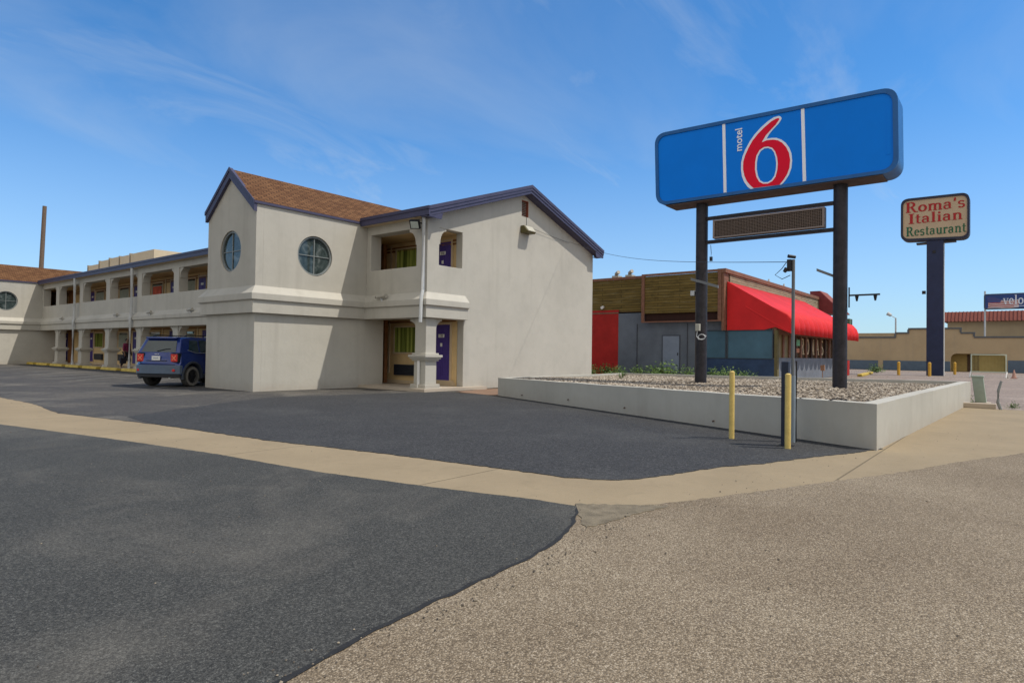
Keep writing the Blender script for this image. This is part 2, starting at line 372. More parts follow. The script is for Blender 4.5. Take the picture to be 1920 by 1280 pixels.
def text_mb(s, fn, size, th=.01, align='CENTER', bold=0.0):
    cu = bpy.data.curves.new('lettering', 'FONT'); cu.body = s; cu.size = size; cu.align_x = align; cu.extrude = th/2; cu.offset = bold
    o = bpy.data.objects.new('lettering', cu); COL.objects.link(o); bpy.context.view_layer.update()
    me = bpy.data.meshes.new_from_object(o.evaluated_get(bpy.context.evaluated_depsgraph_get()))
    mb = MB(); mb.add([fn(v.co.x, v.co.y, v.co.z) for v in me.vertices], [tuple(p.vertices) for p in me.polygons])
    bpy.data.objects.remove(o); bpy.data.curves.remove(cu); bpy.data.meshes.remove(me); return mb
# serif lettering drawn with strokes: ('l', x0, y0, x1, y1, width) or ('a', cx, cy, rx, ry, a0, a1, thick_at_sides, thick_at_top)
SER = {
 'R': (1.0, [('l', .2, 0, .2, 1, .22), ('l', .02, .035, .42, .035, .07), ('l', .02, .965, .42, .965, .07), ('a', .42, .745, .27, .22, -90, 90, .2, .07), ('l', .3, .53, .45, .53, .07), ('l', .46, .53, .78, .03, .2), ('l', .68, .035, 1.0, .035, .07)]),
 'I': (.55, [('l', .27, 0, .27, 1, .24), ('l', .04, .035, .5, .035, .07), ('l', .04, .965, .5, .965, .07)]),
 'o': (.78, [('a', .38, .33, .26, .29, 0, 360, .19, .07)]),
 'm': (1.22, [('l', .2, 0, .2, .66, .18), ('l', .6, 0, .6, .52, .18), ('l', 1.0, 0, 1.0, .52, .18), ('a', .42, .46, .19, .17, 0, 150, .17, .08), ('a', .82, .46, .19, .17, 0, 150, .17, .08), ('l', .04, .03, .36, .03, .06), ('l', .46, .03, .76, .03, .06), ('l', .86, .03, 1.16, .03, .06), ('l', .05, .63, .2, .63, .06)]),
 'n': (.84, [('l', .2, 0, .2, .66, .18), ('l', .62, 0, .62, .5, .18), ('a', .43, .46, .2, .17, 0, 150, .17, .08), ('l', .04, .03, .36, .03, .06), ('l', .47, .03, .8, .03, .06), ('l', .05, .63, .2, .63, .06)]),
 'u': (.84, [('l', .2, .2, .2, .66, .18), ('l', .62, 0, .62, .66, .18), ('a', .4, .22, .2, .18, 180, 330, .17, .08), ('l', .04, .63, .2, .63, .06), ('l', .46, .63, .62, .63, .06), ('l', .62, .03, .8, .03, .06)]),
 'a': (.76, [('l', .52, .04, .52, .46, .17), ('a', .33, .46, .2, .17, 0, 165, .16, .08), ('a', .3, .2, .19, .17, 60, 300, .16, .07), ('l', .5, .04, .72, .03, .06), ('l', .36, .35, .52, .38, .06)]),
 's': (.64, [('a', .3, .49, .19, .14, 20, 270, .14, .08), ('a', .3, .19, .2, .16, -160, 90, .15, .08), ('l', .3, .36, .3, .34, .1)]),
 "'": (.36, [('l', .17, .98, .15, .68, .15), ('l', .12, .95, .24, .95, .1)]),
 't': (.54, [('l', .24, .08, .24, .88, .17), ('l', .06, .63, .46, .63, .06), ('a', .37, .12, .12, .09, 180, 330, .12, .07)]),
 'l': (.46, [('l', .22, 0, .22, 1, .19), ('l', .05, .03, .4, .03, .06), ('l', .06, .97, .22, .97, .06)]),
 'i': (.46, [('l', .22, 0, .22, .66, .19), ('l', .05, .03, .4, .03, .06), ('l', .06, .63, .22, .63, .06), ('a', .22, .86, .05, .05, 0, 360, .1, .1)]),
 'e': (.7, [('a', .34, .33, .23, .29, 0, 315, .17, .07), ('l', .2, .37, .6, .37, .06)]),
 'r': (.62, [('l', .2, 0, .2, .66, .18), ('l', .04, .03, .4, .03, .06), ('l', .05, .63, .2, .63, .06), ('a', .42, .46, .18, .16, 50, 160, .15, .1), ('l', .5, .52, .53, .6, .13)]),
 'v': (.76, [('l', .14, .66, .38, 0, .16), ('l', .64, .66, .38, 0, .07), ('l', .02, .63, .32, .63, .06), ('l', .5, .63, .76, .63, .06)]),
 'O': (.95, [('a', .46, .5, .34, .45, 0, 360, .2, .07)]),
 'M': (1.2, [('l', .2, 0, .2, 1, .12), ('l', .98, 0, .98, 1, .2), ('l', .22, 1, .6, .1, .18), ('l', .95, 1, .6, .1, .08), ('l', .02, .035, .38, .035, .07), ('l', .78, .035, 1.18, .035, .07)]),
 'A': (1.0, [('l', .48, 1, .14, 0, .09), ('l', .48, 1, .84, 0, .2), ('l', .28, .36, .68, .36, .07), ('l', 0, .035, .3, .035, .07), ('l', .66, .035, 1.0, .035, .07)]),
 'S': (.76, [('a', .37, .74, .24, .21, 25, 270, .17, .08), ('a', .37, .27, .25, .23, -160, 90, .18, .08)]),
}
def serif(txt, fn, h, width, th=.01, step=.0015):
    mb = MB(); tot = sum(SER[c][0] for c in txt); sx = width/tot; x = 0; k = 0
    for c in txt:
        for s in SER[c][1]:
            if s[0] == 'l':
                _, x0, y0, x1, y1, wd = s
                if abs(y1-y0) < 1e-6: q = [(x0, y0-wd/2), (x1, y0-wd/2), (x1, y0+wd/2), (x0, y0+wd/2)]
                else: q = [(x0-wd/2, y0), (x0+wd/2, y0), (x1+wd/2, y1), (x1-wd/2, y1)]
                pol = [q]
            else:
                _, cx, cy, rx, ry, a0, a1, ts, tt = s; nn = max(4, int(abs(a1-a0)/14)); pol = []
                ring = []
                for i in range(nn+1):
                    a = R(a0+(a1-a0)*i/nn); tw = tt+(ts-tt)*abs(math.cos(a)); dx, dy = math.cos(a), math.sin(a)
                    ring.append(((cx+(rx-tw/2)*dx, cy+(ry-tw/2)*dy), (cx+(rx+tw/2)*dx, cy+(ry+tw/2)*dy)))
                for i in range(nn): pol.append([ring[i][0], ring[i][1], ring[i+1][1], ring[i+1][0]])
            d = th+step*k; k = (k+1) % 12
            for q in pol:
                mb.add([fn((x+p[0])*sx, p[1]*h, -d) for p in q]+[fn((x+p[0])*sx, p[1]*h, 0) for p in q], [(0, 1, 2, 3), (0, 1, 5, 4), (1, 2, 6, 5), (2, 3, 7, 6), (3, 0, 4, 7)])
        x += SER[c][0]
    return mb

# ------------------------------------------------------------------ ground
sheet('ground', [(-300, -900), (1200, -900), (1200, 1200), (-300, 1200)], -.02, GROUNDM)
RE = [(-60, -16.38), (-14, -16.18), (-8.76, -16.07), (-8.24, -15.97), (-7.42, -15.91), (-6.88, -15.88), (-6.43, -15.78), (-6.0, -15.61), (-5.6, -15.40)]
GL = [(-5.56, -15.34), (-5.6, -14.92), (-5.87, -13.83), (-6.14, -12.47), (-6.32, -10.49), (-6.7, -8.1), (-7.27, -5.13), (-8.0, 0), (-8.9, 6), (-9.2, 60)]
GR = [(-5.56, -15.36), (-5.39, -15.6), (-4.93, -15.88), (-4.03, -16.26), (-2.9, -16.72), (-1.57, -17.27), (-.24, -17.70), (1.33, -18.33), (4, -19.2), (11.2, -20.9)]
GU = [(-8.6, 60), (-7.7, 6), (-5.76, 1.76), (-5.76, -.88), (-6.03, -3.65), (-5.5, -6.94), (-5.25, -9.87), (-4.9, -11.83), (-4.67, -13.46), (-4.57, -14.57), (-4.42, -14.93), (-4.17, -15.17), (-3.55, -15.36), (-2.79, -15.55), (-2.2, -15.86), (-1.25, -16.17), (-.43, -16.51), (.35, -16.75)]
sheet('concrete_gutter', [(-60, 60), (-8.4, 60), (-7.5, 6), (-4, 1), (-4, -14), (0, -14), (1, -15.8), (11.1, -16.6), (11.05, -17.6), (11.0, -60), (-60, -60)], .004, GUTT)
sheet('street_asphalt', jag(RE+GL, .07, .008, 4)+[(-60, 60)], .010, STREET)
sheet('gravel_road', jag(RE[::1]+GR, .06, .016, 3)+[(11.2, -60), (-60, -60)], .008, CHIP)
sheet('parking_lot', jag([(-7.6, 6)]+GU[2:6], .2, .02, 5)+[(-4.6, -5.6), (-2.2, -4.0), (-.5, -2.9), (2.4, -3.4), (5, -4), (7, -3.0), (7, 60), (-8.3, 60)], .008, OLDASPH)
sheet('asphalt_patch', jag([(-5.37, -5.2), (-2.86, -3.5), (-.87, -2.42), (2.31, -2.96), (4.45, -3.55)], .12, .05, 8)+[(4.9, -5.9), (.35, -16.75)]+jag(GU[5:][::-1], .08, .02, 6)+[(-5.47, -6.0)], .012, NEWASPH)
sheet('sidewalk_strip', jag([(4.45, -6.05), (4.75, -4.6), (5.0, -3.75)], .1, .03, 2)+[(7, -3.5), (9.5, -3.4), (9.5, -4.9)], .016, concrete('strip_concrete', (.22, .14, .095)))
rq = random.Random(12); lp = jag(RE[1:], .09, .012, 14); mb = MB(); vs = []
for k, (x, y) in enumerate(lp): w_ = .018+.022*rq.random(); vs += [(x, y+w_*.5, .0125), (x, y-w_*.6, .0125)]
mb.add(vs, [(2*i, 2*i+1, 2*i+3, 2*i+2) for i in range(len(lp)-1)]); struct('asphalt_edge', mb, M('tar_edge', (.022, .022, .022), .8, .4, 20, .6, 120))
sheet('dirt_patch', jag([(-5.5, -15.3), (-5.2, -15.72), (-5.0, -15.95), (-5.6, -15.85), (-6.1, -15.78), (-5.75, -15.5)], .05, .02, 15), .0135, M('debris_dirt', (.17, .14, .095), .9, .55, 9, .8, 70))
# loose grit: small stones and crumbs lying about
mb = MB(); rq = random.Random(77); IC0 = [(0, 0, .7), (.9, 0, 0), (0, .8, 0), (-.8, 0, .1), (0, -.9, 0), (0, 0, -.4)]; IF0 = [(0, 1, 2), (0, 2, 3), (0, 3, 4), (0, 4, 1), (5, 2, 1), (5, 3, 2), (5, 4, 3), (5, 1, 4)]
for k in range(900):
    if k < 330: x, y = rq.uniform(-10.5, -5.2), rq.uniform(-16, 0)
    elif k < 640: f = rq.random(); x = -8.9+f*3.4+rq.gauss(0, .1); y = -16.05+.3*f**3+rq.gauss(-.02, .07)
    else: x = rq.uniform(-9, 4); y = -15.9-rq.random()**2*2.2
    r_ = rq.uniform(.003, .0075)*(1 if rq.random() < .93 else 1.8); mb.add([(x+a*r_*rq.uniform(.7, 1.3), y+b*r_*rq.uniform(.7, 1.3), .013+c*r_) for a, b, c in IC0], IF0)
gm_ = NT('grit_stone'); gi = gm_.add('ShaderNodeNewGeometry'); struct('loose_grit', mb, gm_.done(gm_.ramp(gi.outputs['Random Per Island'], [(0, (.05, .045, .04)), (.5, (.12, .10, .08)), (1, (.32, .27, .2))]), .9, .2), 'stuff')
mb = MB()
for v0 in (4.9, 7.6, 11.9, 13.4, 15.9, 18.2, 20.4, 24.8, 29.2, 33.6):
    a = Vector((.1, v0, .017)); d = Vector((.69, .72, 0)); nn = Vector((-.72, .69, 0))*.05
    a = a-d*2.4; b = a+d*4.6; mb.add([a-nn, a+nn, b+nn, b-nn], [(0, 1, 2, 3)])
struct('parking_lines', mb, LINEP)

# ------------------------------------------------------------------ motel
motel = thing('motel_building', 'long two storey beige stucco motel with gabled end wall and round window towers', 'building')
UF, VG, UG, RW = 4.218, -3.118, 14.455, 6.0
V2 = 36.769
COLS = [6.1, 10.7, 15.25, 19.8, 24.39, 28.92, 33.51]
def tower(v0):
    w_ = 3.063; hw = disc(2.1, 4.42, .66, 48)
    gab = [(v0, 0), (v0+w_, 0), (v0+w_, 5.82), (v0+w_/2, 6.95), (v0, 5.82)]
    mb = MB(); mb.plate(gab, [disc(v0+1.56, 4.44, .66, 48)], pu(0), .25); obj('tower_front_wall', mb, STU, motel, .02)
    mb = MB(); mb.plate([(.25, 0), (5.03, 0), (5.03, 2.416), (4.23, 2.416), (4.23, 5.82), (.25, 5.82)], [hw], pv(v0), .25)
    obj('tower_side_wall', mb, STU, motel)
    mb = MB().box(.25, 5.03, v0+w_-.25, v0+w_, 0, 5.82); mb.box(4.3, 4.5, v0+.25, v0+w_-.25, 0, 2.4); obj('tower_back_wall', mb, STU, motel)
    s1 = Vector((0, w_/2+.1, 1.16)); 
    for sgn in (-1, 1):
        mb = MB(); e = v0+w_/2+sgn*(w_/2+.02); r_ = v0+w_/2
        zt = 5.93; zr = 7.09; th = .09
        mb.add([(-.09, e, zt-.06), (7.6, e, zt-.06), (7.6, r_, zr-.01), (-.09, r_, zr-.01), (-.09, e, zt-.06-th), (7.6, e, zt-.06-th), (7.6, r_, zr-.01-th), (-.09, r_, zr-.01-th)], [(0, 1, 2, 3), (7, 6, 5, 4), (0, 4, 5, 1), (1, 5, 6, 2), (2, 6, 7, 3), (3, 7, 4, 0)])
        obj('tower_roof', mb, SHT, motel)
        mb = MB(); e2 = v0+w_/2+sgn*(w_/2+.03)
        mb.plate([(e2, zt-.10), (e2, zt-.40), (r_, zr-.30), (r_, zr+.03)] if sgn > 0 else [(r_, zr+.03), (r_, zr-.30), (e2, zt-.40), (e2, zt-.10)], [], pu(-.10), .098)
        mb.plate([(e2+sgn*.02, zt-.06), (e2+sgn*.02, zt-.17), (r_, zr-.07), (r_, zr+.05)] if sgn > 0 else [(r_, zr+.05), (r_, zr-.07), (e2-.02, zt-.17), (e2-.02, zt-.06)], [], pu(-.125), .0245)
        obj('barge_board', mb, PURP, motel)
        mb = MB().box(-.09, 3.9, e-sgn*.018, e+sgn*.035, zt-.15, zt-.075); obj('eave_trim', mb, PURP, motel)
    for fn, cx, cz, gcol in ((pv(v0+.07), 2.1, 4.42, None), (pu(.07), v0+1.56, 4.44, None)):
        mb = MB(); mb.plate(disc(cx, cz, .64, 48), [disc(cx, cz, .595, 48)], lambda a, b, d, fn=fn: fn(a, b, d-.03), .05)
        mb.plate(rect(cx-.016, cx+.016, cz-.6, cz+.6), [], fn, .02); mb.plate(rect(cx-.6, cx-.017, cz-.013, cz+.013), [], fn, .02); mb.plate(rect(cx+.017, cx+.6, cz-.013, cz+.013), [], fn, .02)
        f = obj('round_window', mb, M('window_frame_grey', (.20, .22, .22), .5), motel)
        mb = MB().plate(disc(cx, cz, .645, 48), [], lambda a, b, d, fn=fn: fn(a, b, d+.025), .02); obj('pane', mb, RGL, f)
SHT = shingles('shingles_tower', 0, R(36)); SHW = shingles('shingles_wing', 1, R(18.7))
t = NT('round_window_glass')
RGL = t.done(t.ramp(t.noise(2.6, 5, .6, dist=1.2), [(.35, (.018, .028, .028)), (.55, (.05, .068, .068)), (.68, (.13, .15, .15))]), .05, .45)
tower(0.0); tower(V2)
# gable end wall
OV = .30
mb = MB(); mb.plate([(RW, 0), (UG, 0), (UG, 5.87), (9.34, 7.60), (UF, 5.87), (UF, 2.416), (RW, 2.416)], [rect(4.76, 5.88, 4.20, 5.45), rect(9.20, 9.62, 6.62, 7.26)], pv(VG), .30); obj('gable_wall', mb, STU, motel, .015)
obj('end_wall', MB().box(4.3, 6.2, 39.9, 40.1, 0, 5.6), WOODB, motel); obj('rear_wall', MB().box(UG-.25, UG, VG+.3, 40, 0, 5.7), STU, motel)
# facade wall of the upper storey
holes = [rect(-2.60, -.24, 4.14, 5.40)]
mb = MB().plate(rect(VG+.30, -.001, 2.416, 5.72), holes, pu(UF), .45); obj('facade_wall', mb, STU, motel, .012)
edges = [(4.0, 6.1-.3)]+[(c+.3, n-.3) for c, n in zip(COLS, COLS[1:])]+[(33.51+.33, 36.6)]
mb = MB().plate(rect(3.064, V2-.001, 2.416, 5.72), [rect(a, b, 4.14, 5.375) for a, b in edges], pu(UF), .45); obj('facade_wall', mb, STU, motel, .012)
# belt moulding that wraps the towers and the corner
prof = [(-.02, 2.42), (.15, 2.42), (.15, 2.79), (.215, 2.83), (.215, 3.02), (0, 3.27), (-.02, 3.27)]
mb = MB().sweep([(6.07, VG), (UF, VG), (UF, 0), (0, 0), (0, 3.063), (UF, 3.063), (UF, V2), (0, V2), (0, V2+3.063), (2, V2+3.063)], prof); obj('belt_moulding', mb, STU, motel, .012)
# walkway slabs
mb = MB().box(4.67, RW, VG+.31, 40, 2.74, 3.03); obj('upper_walkway', mb, M('ceiling_ochre', (.60, .43, .23), .8), motel)
mb = MB().box(4.67, RW, VG+.31, 40, 5.42, 5.5); obj('walkway_ceiling', mb, MATS['ceiling_ochre'], motel)
mb = MB().box(3.95, 7.0, VG-.25, -.0, 0, .10); mb.box(3.85, 7.0, 3.07, V2, 0, .10); mb.box(5.03, 7, -.0, 3.07, 0, .099); obj('walkway', mb, WALKC, motel)
mb = MB().box(RW, RW+.25, VG+.31, 40, 0.1, 5.42); obj('room_wall', mb, TAN, motel)
mb = MB()
for z in (4.98+.24, 4.98+.12, 2.38, 2.5):
    mb.box(RW-.035, RW-.002, VG+.35, 39, z, z+.06)
obj('crown_trim', mb, WOODB, motel)
obj('base_board', MB().box(RW-.02, RW-.001, VG+.35, 39, .101, .22), TRIM, motel)
def window(v0, v1, z0, z1, curt, ac=True, shut=False):
    fr = MB(); x = RW
    fr.plate(rect(v0-.06, v1+.06, z0-.06, z1+.06), [rect(v0, v1, z0, z1)], pu(x-.07), .068)
    fr.box(x-.04, x-.002, v0-.38, v0-.30, z0-.8, z1+.2); fr.box(x-.04, x-.002, v1+.30, v1+.38, z0-.8, z1+.2)
    f = obj('window', fr, TRIM, motel)
    mb = MB(); n = 120
    pts = [(x-.032-.026*math.cos(i*math.pi*2/7.3+.8*math.sin(i*.31)), v0+(v1-v0)*i/n) for i in range(n+1)]
    zc = z1-.12 if shut else z1-.005
    mb.add([(a, b, z) for z in (z0+.005, zc) for a, b in pts], [(i, i+1, n+2+i, n+1+i) for i in range(n)])
    mb.box(x-.006, x-.002, v0, v1, z0, z1)
    mb.m[-6:] = [1]*6
    obj('curtain', mb, [curt, GLASSD], f, smooth=True)
    if ac:
        mb = MB().box(x-.11, x-.001, v0+.05, v1-.05, z0-.86, z0-.46); mb.mi = 1
        for k in range(7): mb.box(x-.122, x-.111, v0+.09, v1-.09, z0-.82+k*.05, z0-.80+k*.05)
        obj('air_conditioner', mb, [M('ac_dark', (.035, .04, .052), .5, .3, 20), BLK], motel)
def door(v0, v1, z0, num=None):
    x = RW; z1 = z0+1.98
    d = obj('door', MB().box(x-.03, x-.001, v0, v1, z0, z1), DOORP, motel)
    mb = MB()
    for a, b in ((.10, .46), (.54, .90)):
        for c, e in ((.06, .40), (.46, .78), (.83, .95)):
            va, vb = v0+(v1-v0)*a, v0+(v1-v0)*b; za, zb = z0+1.98*c, z0+1.98*e
            mb.plate(rect(va, vb, za, zb), [rect(va+.035, vb-.035, za+.035, zb-.035)], pu(x-.042), .012)
    obj('panel_moulding', mb, DOORP, d)
    mb = MB().plate(rect(v0-.07, v1+.07, z0-.02, z1+.08), [rect(v0, v1, z0, z1)], pu(x-.05), .048); obj('door_frame', mb, TRIM, d)
    mb = MB().cyl((x-.03, v1-.08, z0+.95), (x-.09, v1-.08, z0+.95), .028, n=10); obj('handle', mb, METG, d)
    vm = (v0+v1)/2
    p = obj('number_plate', MB().box(x-.05, x-.031, vm-.14, vm+.14, z0+1.52, z0+1.64), WHITE, d)
    if num:
        obj('door_number', text_mb(num, lambda a, b, q: (x-.053+q, vm-a, z0+1.54+b), .12, .004), BLK, d)
        obj('peephole_card', MB().box(x-.046, x-.031, vm-.05, vm+.05, z0+1.20, z0+1.32), WHITE, d)
obj('door_sill', MB().box(RW-.06, RW-.0215, -2.7, -1.6, .101, .29), TRIM, motel)
door(-2.50, -1.66, .30, '130'); door(-2.50, -1.66, 3.26, '230')
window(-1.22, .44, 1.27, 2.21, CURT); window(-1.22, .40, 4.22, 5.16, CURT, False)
mb = MB().box(5.7, 5.85, .72, .82, .1, 2.73); mb.box(5.72, 5.86, .83, 3.0, .1, 2.73); mb.box(5.7, 5.85, .86, .98, 3.04, 5.41); mb.box(5.72, 5.86, .99, 3.0, 3.04, 5.41)
obj('brown_panelling', mb, WOODB, motel)
# rooms along the wing (lower, upper)
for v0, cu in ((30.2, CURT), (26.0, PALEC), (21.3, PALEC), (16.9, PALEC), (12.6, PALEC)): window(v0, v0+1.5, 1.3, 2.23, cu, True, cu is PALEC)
for v0, cu in ((30.2, PALEC), (26.0, PALEC), (21.05, PALEC), (16.95, PALEC), (12.6, PALEC)): window(v0, v0+1.5, 4.22, 5.14, cu, False, True)
for v0 in (32.0, 37.2, 24.4, 19.2, 15.2): door(v0, v0+.84, .30)
for v0 in (31.95, 24.4, 15.75, 19.2): door(v0, v0+.84, 3.2)
for v0 in (36.0, 38.6): obj('brown_panelling', MB().box(RW-.12, RW-.05, v0, v0+.9, .11, 2.7), WOODB, motel)
for v0 in (36.1, 37.6): obj('brown_panelling', MB().box(RW-.12, RW-.05, v0, v0+.9, 3.05, 5.4), WOODB, motel)
# flag in one upper window
mb = MB().box(RW-.062, RW-.055, 21.2, 22.4, 4.30, 4.95); f = obj('window_towel', mb, M('towel_red_white', (.5, .10, .06), .9, .5, 3.2), motel)
# columns with pedestals, capitals are corbel brackets
def pcol(v0, v1, u0=UF, u1=None):
    u1 = u1 or UF+.47
    c = obj('column', MB().box(u0, u1, v0, v1, .1, 2.416), STU, motel, .015)
    mb = MB().box(u0-.015, u1+.015, v0-.015, v1+.015, .24, 1.0)
    for o_, a, b in ((.14, .0, .13), (.10, .13, .24), (.07, 1.0, 1.06), (.12, 1.06, 1.12), (.16, 1.12, 1.20), (.07, 1.20, 1.26)):
        mb.box(u0-o_, u1+o_, v0-o_, v1+o_, a, b)
    obj('pedestal', mb, STU, c, .012)
pcol(VG, VG+.52, UF, UF+.47)
for c in COLS: pcol(c-.29, c+.29)
def corbel(v, sgn, zt, w0=UF+.04, w1=UF+.40, h=.5, l=.34):
    pr = [(0, 0), (0, -h), (.05, -h)]+[(.05+(l-.05)*(1-math.cos(R(a))), -h+.06+(h-.16)*math.sin(R(a))) for a in range(0, 91, 15)]+[(l, 0)]
    if sgn < 0: pr = [(-a, b) for a, b in pr][::-1]
    mb = MB().plate([(v+a, zt+b) for a, b in pr], [], pu(w0), w1-w0); obj('corbel_bracket', mb, STU, motel, .012)
corbel(-2.6, 1, 5.40, UF+.002, UF+.44, .55, .36); corbel(VG+.52, 1, 2.416, UF+.10, UF+.40, .48, .36)
for zt, hh in ((5.375, .5), (2.416, .48)):
    for c in COLS:
        corbel(c+.30, 1, zt, h=hh); corbel(c-.30, -1, zt, h=hh)
def corbel_u(u, zt, h, l, v0, v1):
    pr = [(0, 0), (0, -h), (.06, -h)]+[(.06+(l-.06)*(1-math.cos(R(a))), -h+.06+(h-.14)*math.sin(R(a))) for a in range(0, 91, 15)]+[(l, 0)]
    obj('corbel_bracket', MB().plate([(u+a, zt+b) for a, b in pr], [], pv(v0), v1-v0), STU, motel, .012)
corbel_u(UF+.472, 2.416, .48, .34, VG+.08, VG+.42); corbel_u(4.76, 5.45, .55, .34, VG+.01, VG+.29)
# wing roof, soffit, fascia, barge boards
E0, E1, RG = 3.95, 14.73, 9.34
for e in (E0, E1):
    mb = MB(); a, b = VG-OV-.0, 41.0
    vs = [(e, a, 5.96), (RG, a, 7.78), (RG, b, 7.78), (e, b, 5.96)]
    mb.add(vs+[(x, y, z-.10) for x, y, z in vs], [(0, 1, 2, 3), (7, 6, 5, 4), (0, 4, 5, 1), (1, 5, 6, 2), (2, 6, 7, 3), (3, 7, 4, 0)])
    obj('wing_roof', mb, SHW, motel)
mb = MB().box(E0-.05, E0, VG-OV-.09, -.02, 5.70, 5.97); mb.box(E0-.05, E0, 3.10, V2-.02, 5.70, 5.97)
mb.box(E0-.08, E0-.051, VG-OV-.11, -.02, 5.885, 5.985); mb.box(E0-.08, E0-.051, 3.10, V2-.02, 5.885, 5.985); obj('eave_fascia', mb, PURP, motel)
mb = MB().box(E0+.001, UF-.001, VG-OV, -.02, 5.70, 5.73); mb.box(E0+.001, UF-.001, 3.1, V2-.02, 5.70, 5.73); obj('soffit', mb, TRIM, motel)
for e, sg in ((E0, 1), (E1, -1)):
    mb = MB()
    for y0, d0, zz, lo in ((VG-OV-.06, .059, -.02, -.30), (VG-OV-.085, .025, -.0, -.19), (VG-OV-.105, .02, .03, -.085)):
        q = [(e-sg*.03, 5.96+zz), (e-sg*.03, 5.96+lo), (RG, 7.78+lo), (RG, 7.78+zz)]
        mb.plate(q if sg > 0 else q[::-1], [], pv(y0), d0)
    mb.box(e-sg*.03, e+sg*.28, VG-OV-.058, VG-.003, 5.66, 5.70); mb.plate([(e-sg*.03, 5.64), (e+sg*.55, 5.64), (e+sg*.62, 5.86), (e-sg*.03, 5.64+.03)] if sg > 0 else [(e-sg*.03, 5.67), (e+sg*.62, 5.86), (e+sg*.55, 5.64), (e-sg*.03, 5.64)], [], pv(VG-OV-.05), .04)
    obj('barge_board', mb, PURP, motel)
mb = MB(); 
for e, sg in ((E0+.1, 1), (E1-.1, -1)):
    q = [(e, VG-OV+.0, 5.70), (RG, VG-OV, 7.46), (RG, VG-.002, 7.46), (e, VG-.002, 5.70)]; mb.add(q+[(x, y, z+.02) for x, y, z in q], [(0, 1, 2, 3), (7, 6, 5, 4), (0, 4, 5, 1), (1, 5, 6, 2), (2, 6, 7, 3), (3, 7, 4, 0)])
obj('soffit', mb, PURP, motel)
# gable vent
VRB = M('vent_red_brown', (.30, .085, .05), .8, .3, 6)
mb = MB().box(9.203, 9.617, VG+.24, VG+.29, 6.623, 7.257); mb.box(9.592, 9.617, VG+.004, VG+.239, 6.623, 7.257); mb.box(9.203, 9.591, VG+.004, VG+.239, 7.235, 7.257); v_ = obj('gable_vent', mb, VRB, motel)
mb = MB()
for k in range(9):
    z = 6.64+k*.066; mb.add([(9.205, VG+.03, z), (9.50, VG+.03, z), (9.50, VG+.15, z+.05), (9.205, VG+.15, z+.05), (9.205, VG+.03, z+.012), (9.50, VG+.03, z+.012), (9.50, VG+.15, z+.062), (9.205, VG+.15, z+.062)], [(3, 2, 1, 0), (4, 5, 6, 7), (0, 1, 5, 4), (1, 2, 6, 5), (2, 3, 7, 6), (3, 0, 4, 7)])
obj('louvre', mb, M('louvre_grey', (.36, .33, .27), .7), v_)
# downspouts
def spout(pts, r=.055): return obj('downspout', MB().tube(pts, r, 8), METG, motel, smooth=True)
spout([(E0+.08, -3.13, 5.70), (E0+.08, -3.13, 3.3), (E0+.0, -3.16, 3.1), (E0-.04, -3.17, 2.25)], .06)
obj('downspout_stub', MB().tube([(UF-.06, -2.86, 1.0), (UF-.06, -2.86, .12)], .05, 8), WHITE, motel, smooth=True)
for v in (29.33, 20.2): spout([(E0+.02, v, 5.70), (E0+.02, v, 3.0), (E0-.02, v, 2.9), (E0-.02, v, .02)], .085)

# lamps and cables fixed on the building (each could be unscrewed and lifted away)
fl = thing('floodlight', 'square black floodlight tilted under the eave beside the corner downspout', 'light', (3.97, -2.87, 5.45))
c = Vector((3.88, -2.87, 5.44)); ax = Vector((-.75, -.35, -.55)).normalized(); rt = Vector((-.35, .9, .1)); rt = (rt-ax*rt.dot(ax)).normalized(); u_ = ax.cross(rt)
def fb(mb, hx, hy, d0, d1): 
    vs = [c+rt*x*hx+u_*y*hy+ax*d for d in (d0, d1) for y in (-1, 1) for x in (-1, 1)]; return mb.add(vs, [(0, 2, 3, 1), (4, 5, 7, 6), (0, 1, 5, 4), (1, 3, 7, 5), (3, 2, 6, 7), (2, 0, 4, 6)])
obj('housing', fb(MB(), .17, .15, -.07, .03), BLK, fl, .01); obj('lens', fb(MB(), .13, .115, .031, .04), M('led_lens', (.45, .50, .46), .2, .25, 40), fl); obj('arm', MB().tube([c-ax*.06, (3.98, -2.98, 5.5), (4.2, -2.98, 5.5)], .025), BLK, fl)
wl = thing('wall_light', 'olive bronze wall pack lamp under the gable vent', 'light', (9.4, VG, 6.0))
mb = MB().plate([(VG-.002, 5.96), (VG-.30, 5.96), (VG-.34, 6.02), (VG-.16, 6.24), (VG-.002, 6.24)], [], lambda a, b, d: (9.12+d, a, b), .56); obj('housing', mb, M('lamp_bronze', (.10, .085, .03), .5, .2, 8), wl, .01)
obj('lens', MB().plate([(VG-.33, 6.01), (VG-.37, 6.03), (VG-.19, 6.235), (VG-.15, 6.225)], [], lambda a, b, d: (9.17+d, a, b), .46), M('lamp_lens', (.5, .48, .40), .3, .1, 20), wl)
obj('mount', MB().tube([(9.5, VG-.02, 6.25), (9.5, VG-.02, 6.62)], .014), METG, wl); 
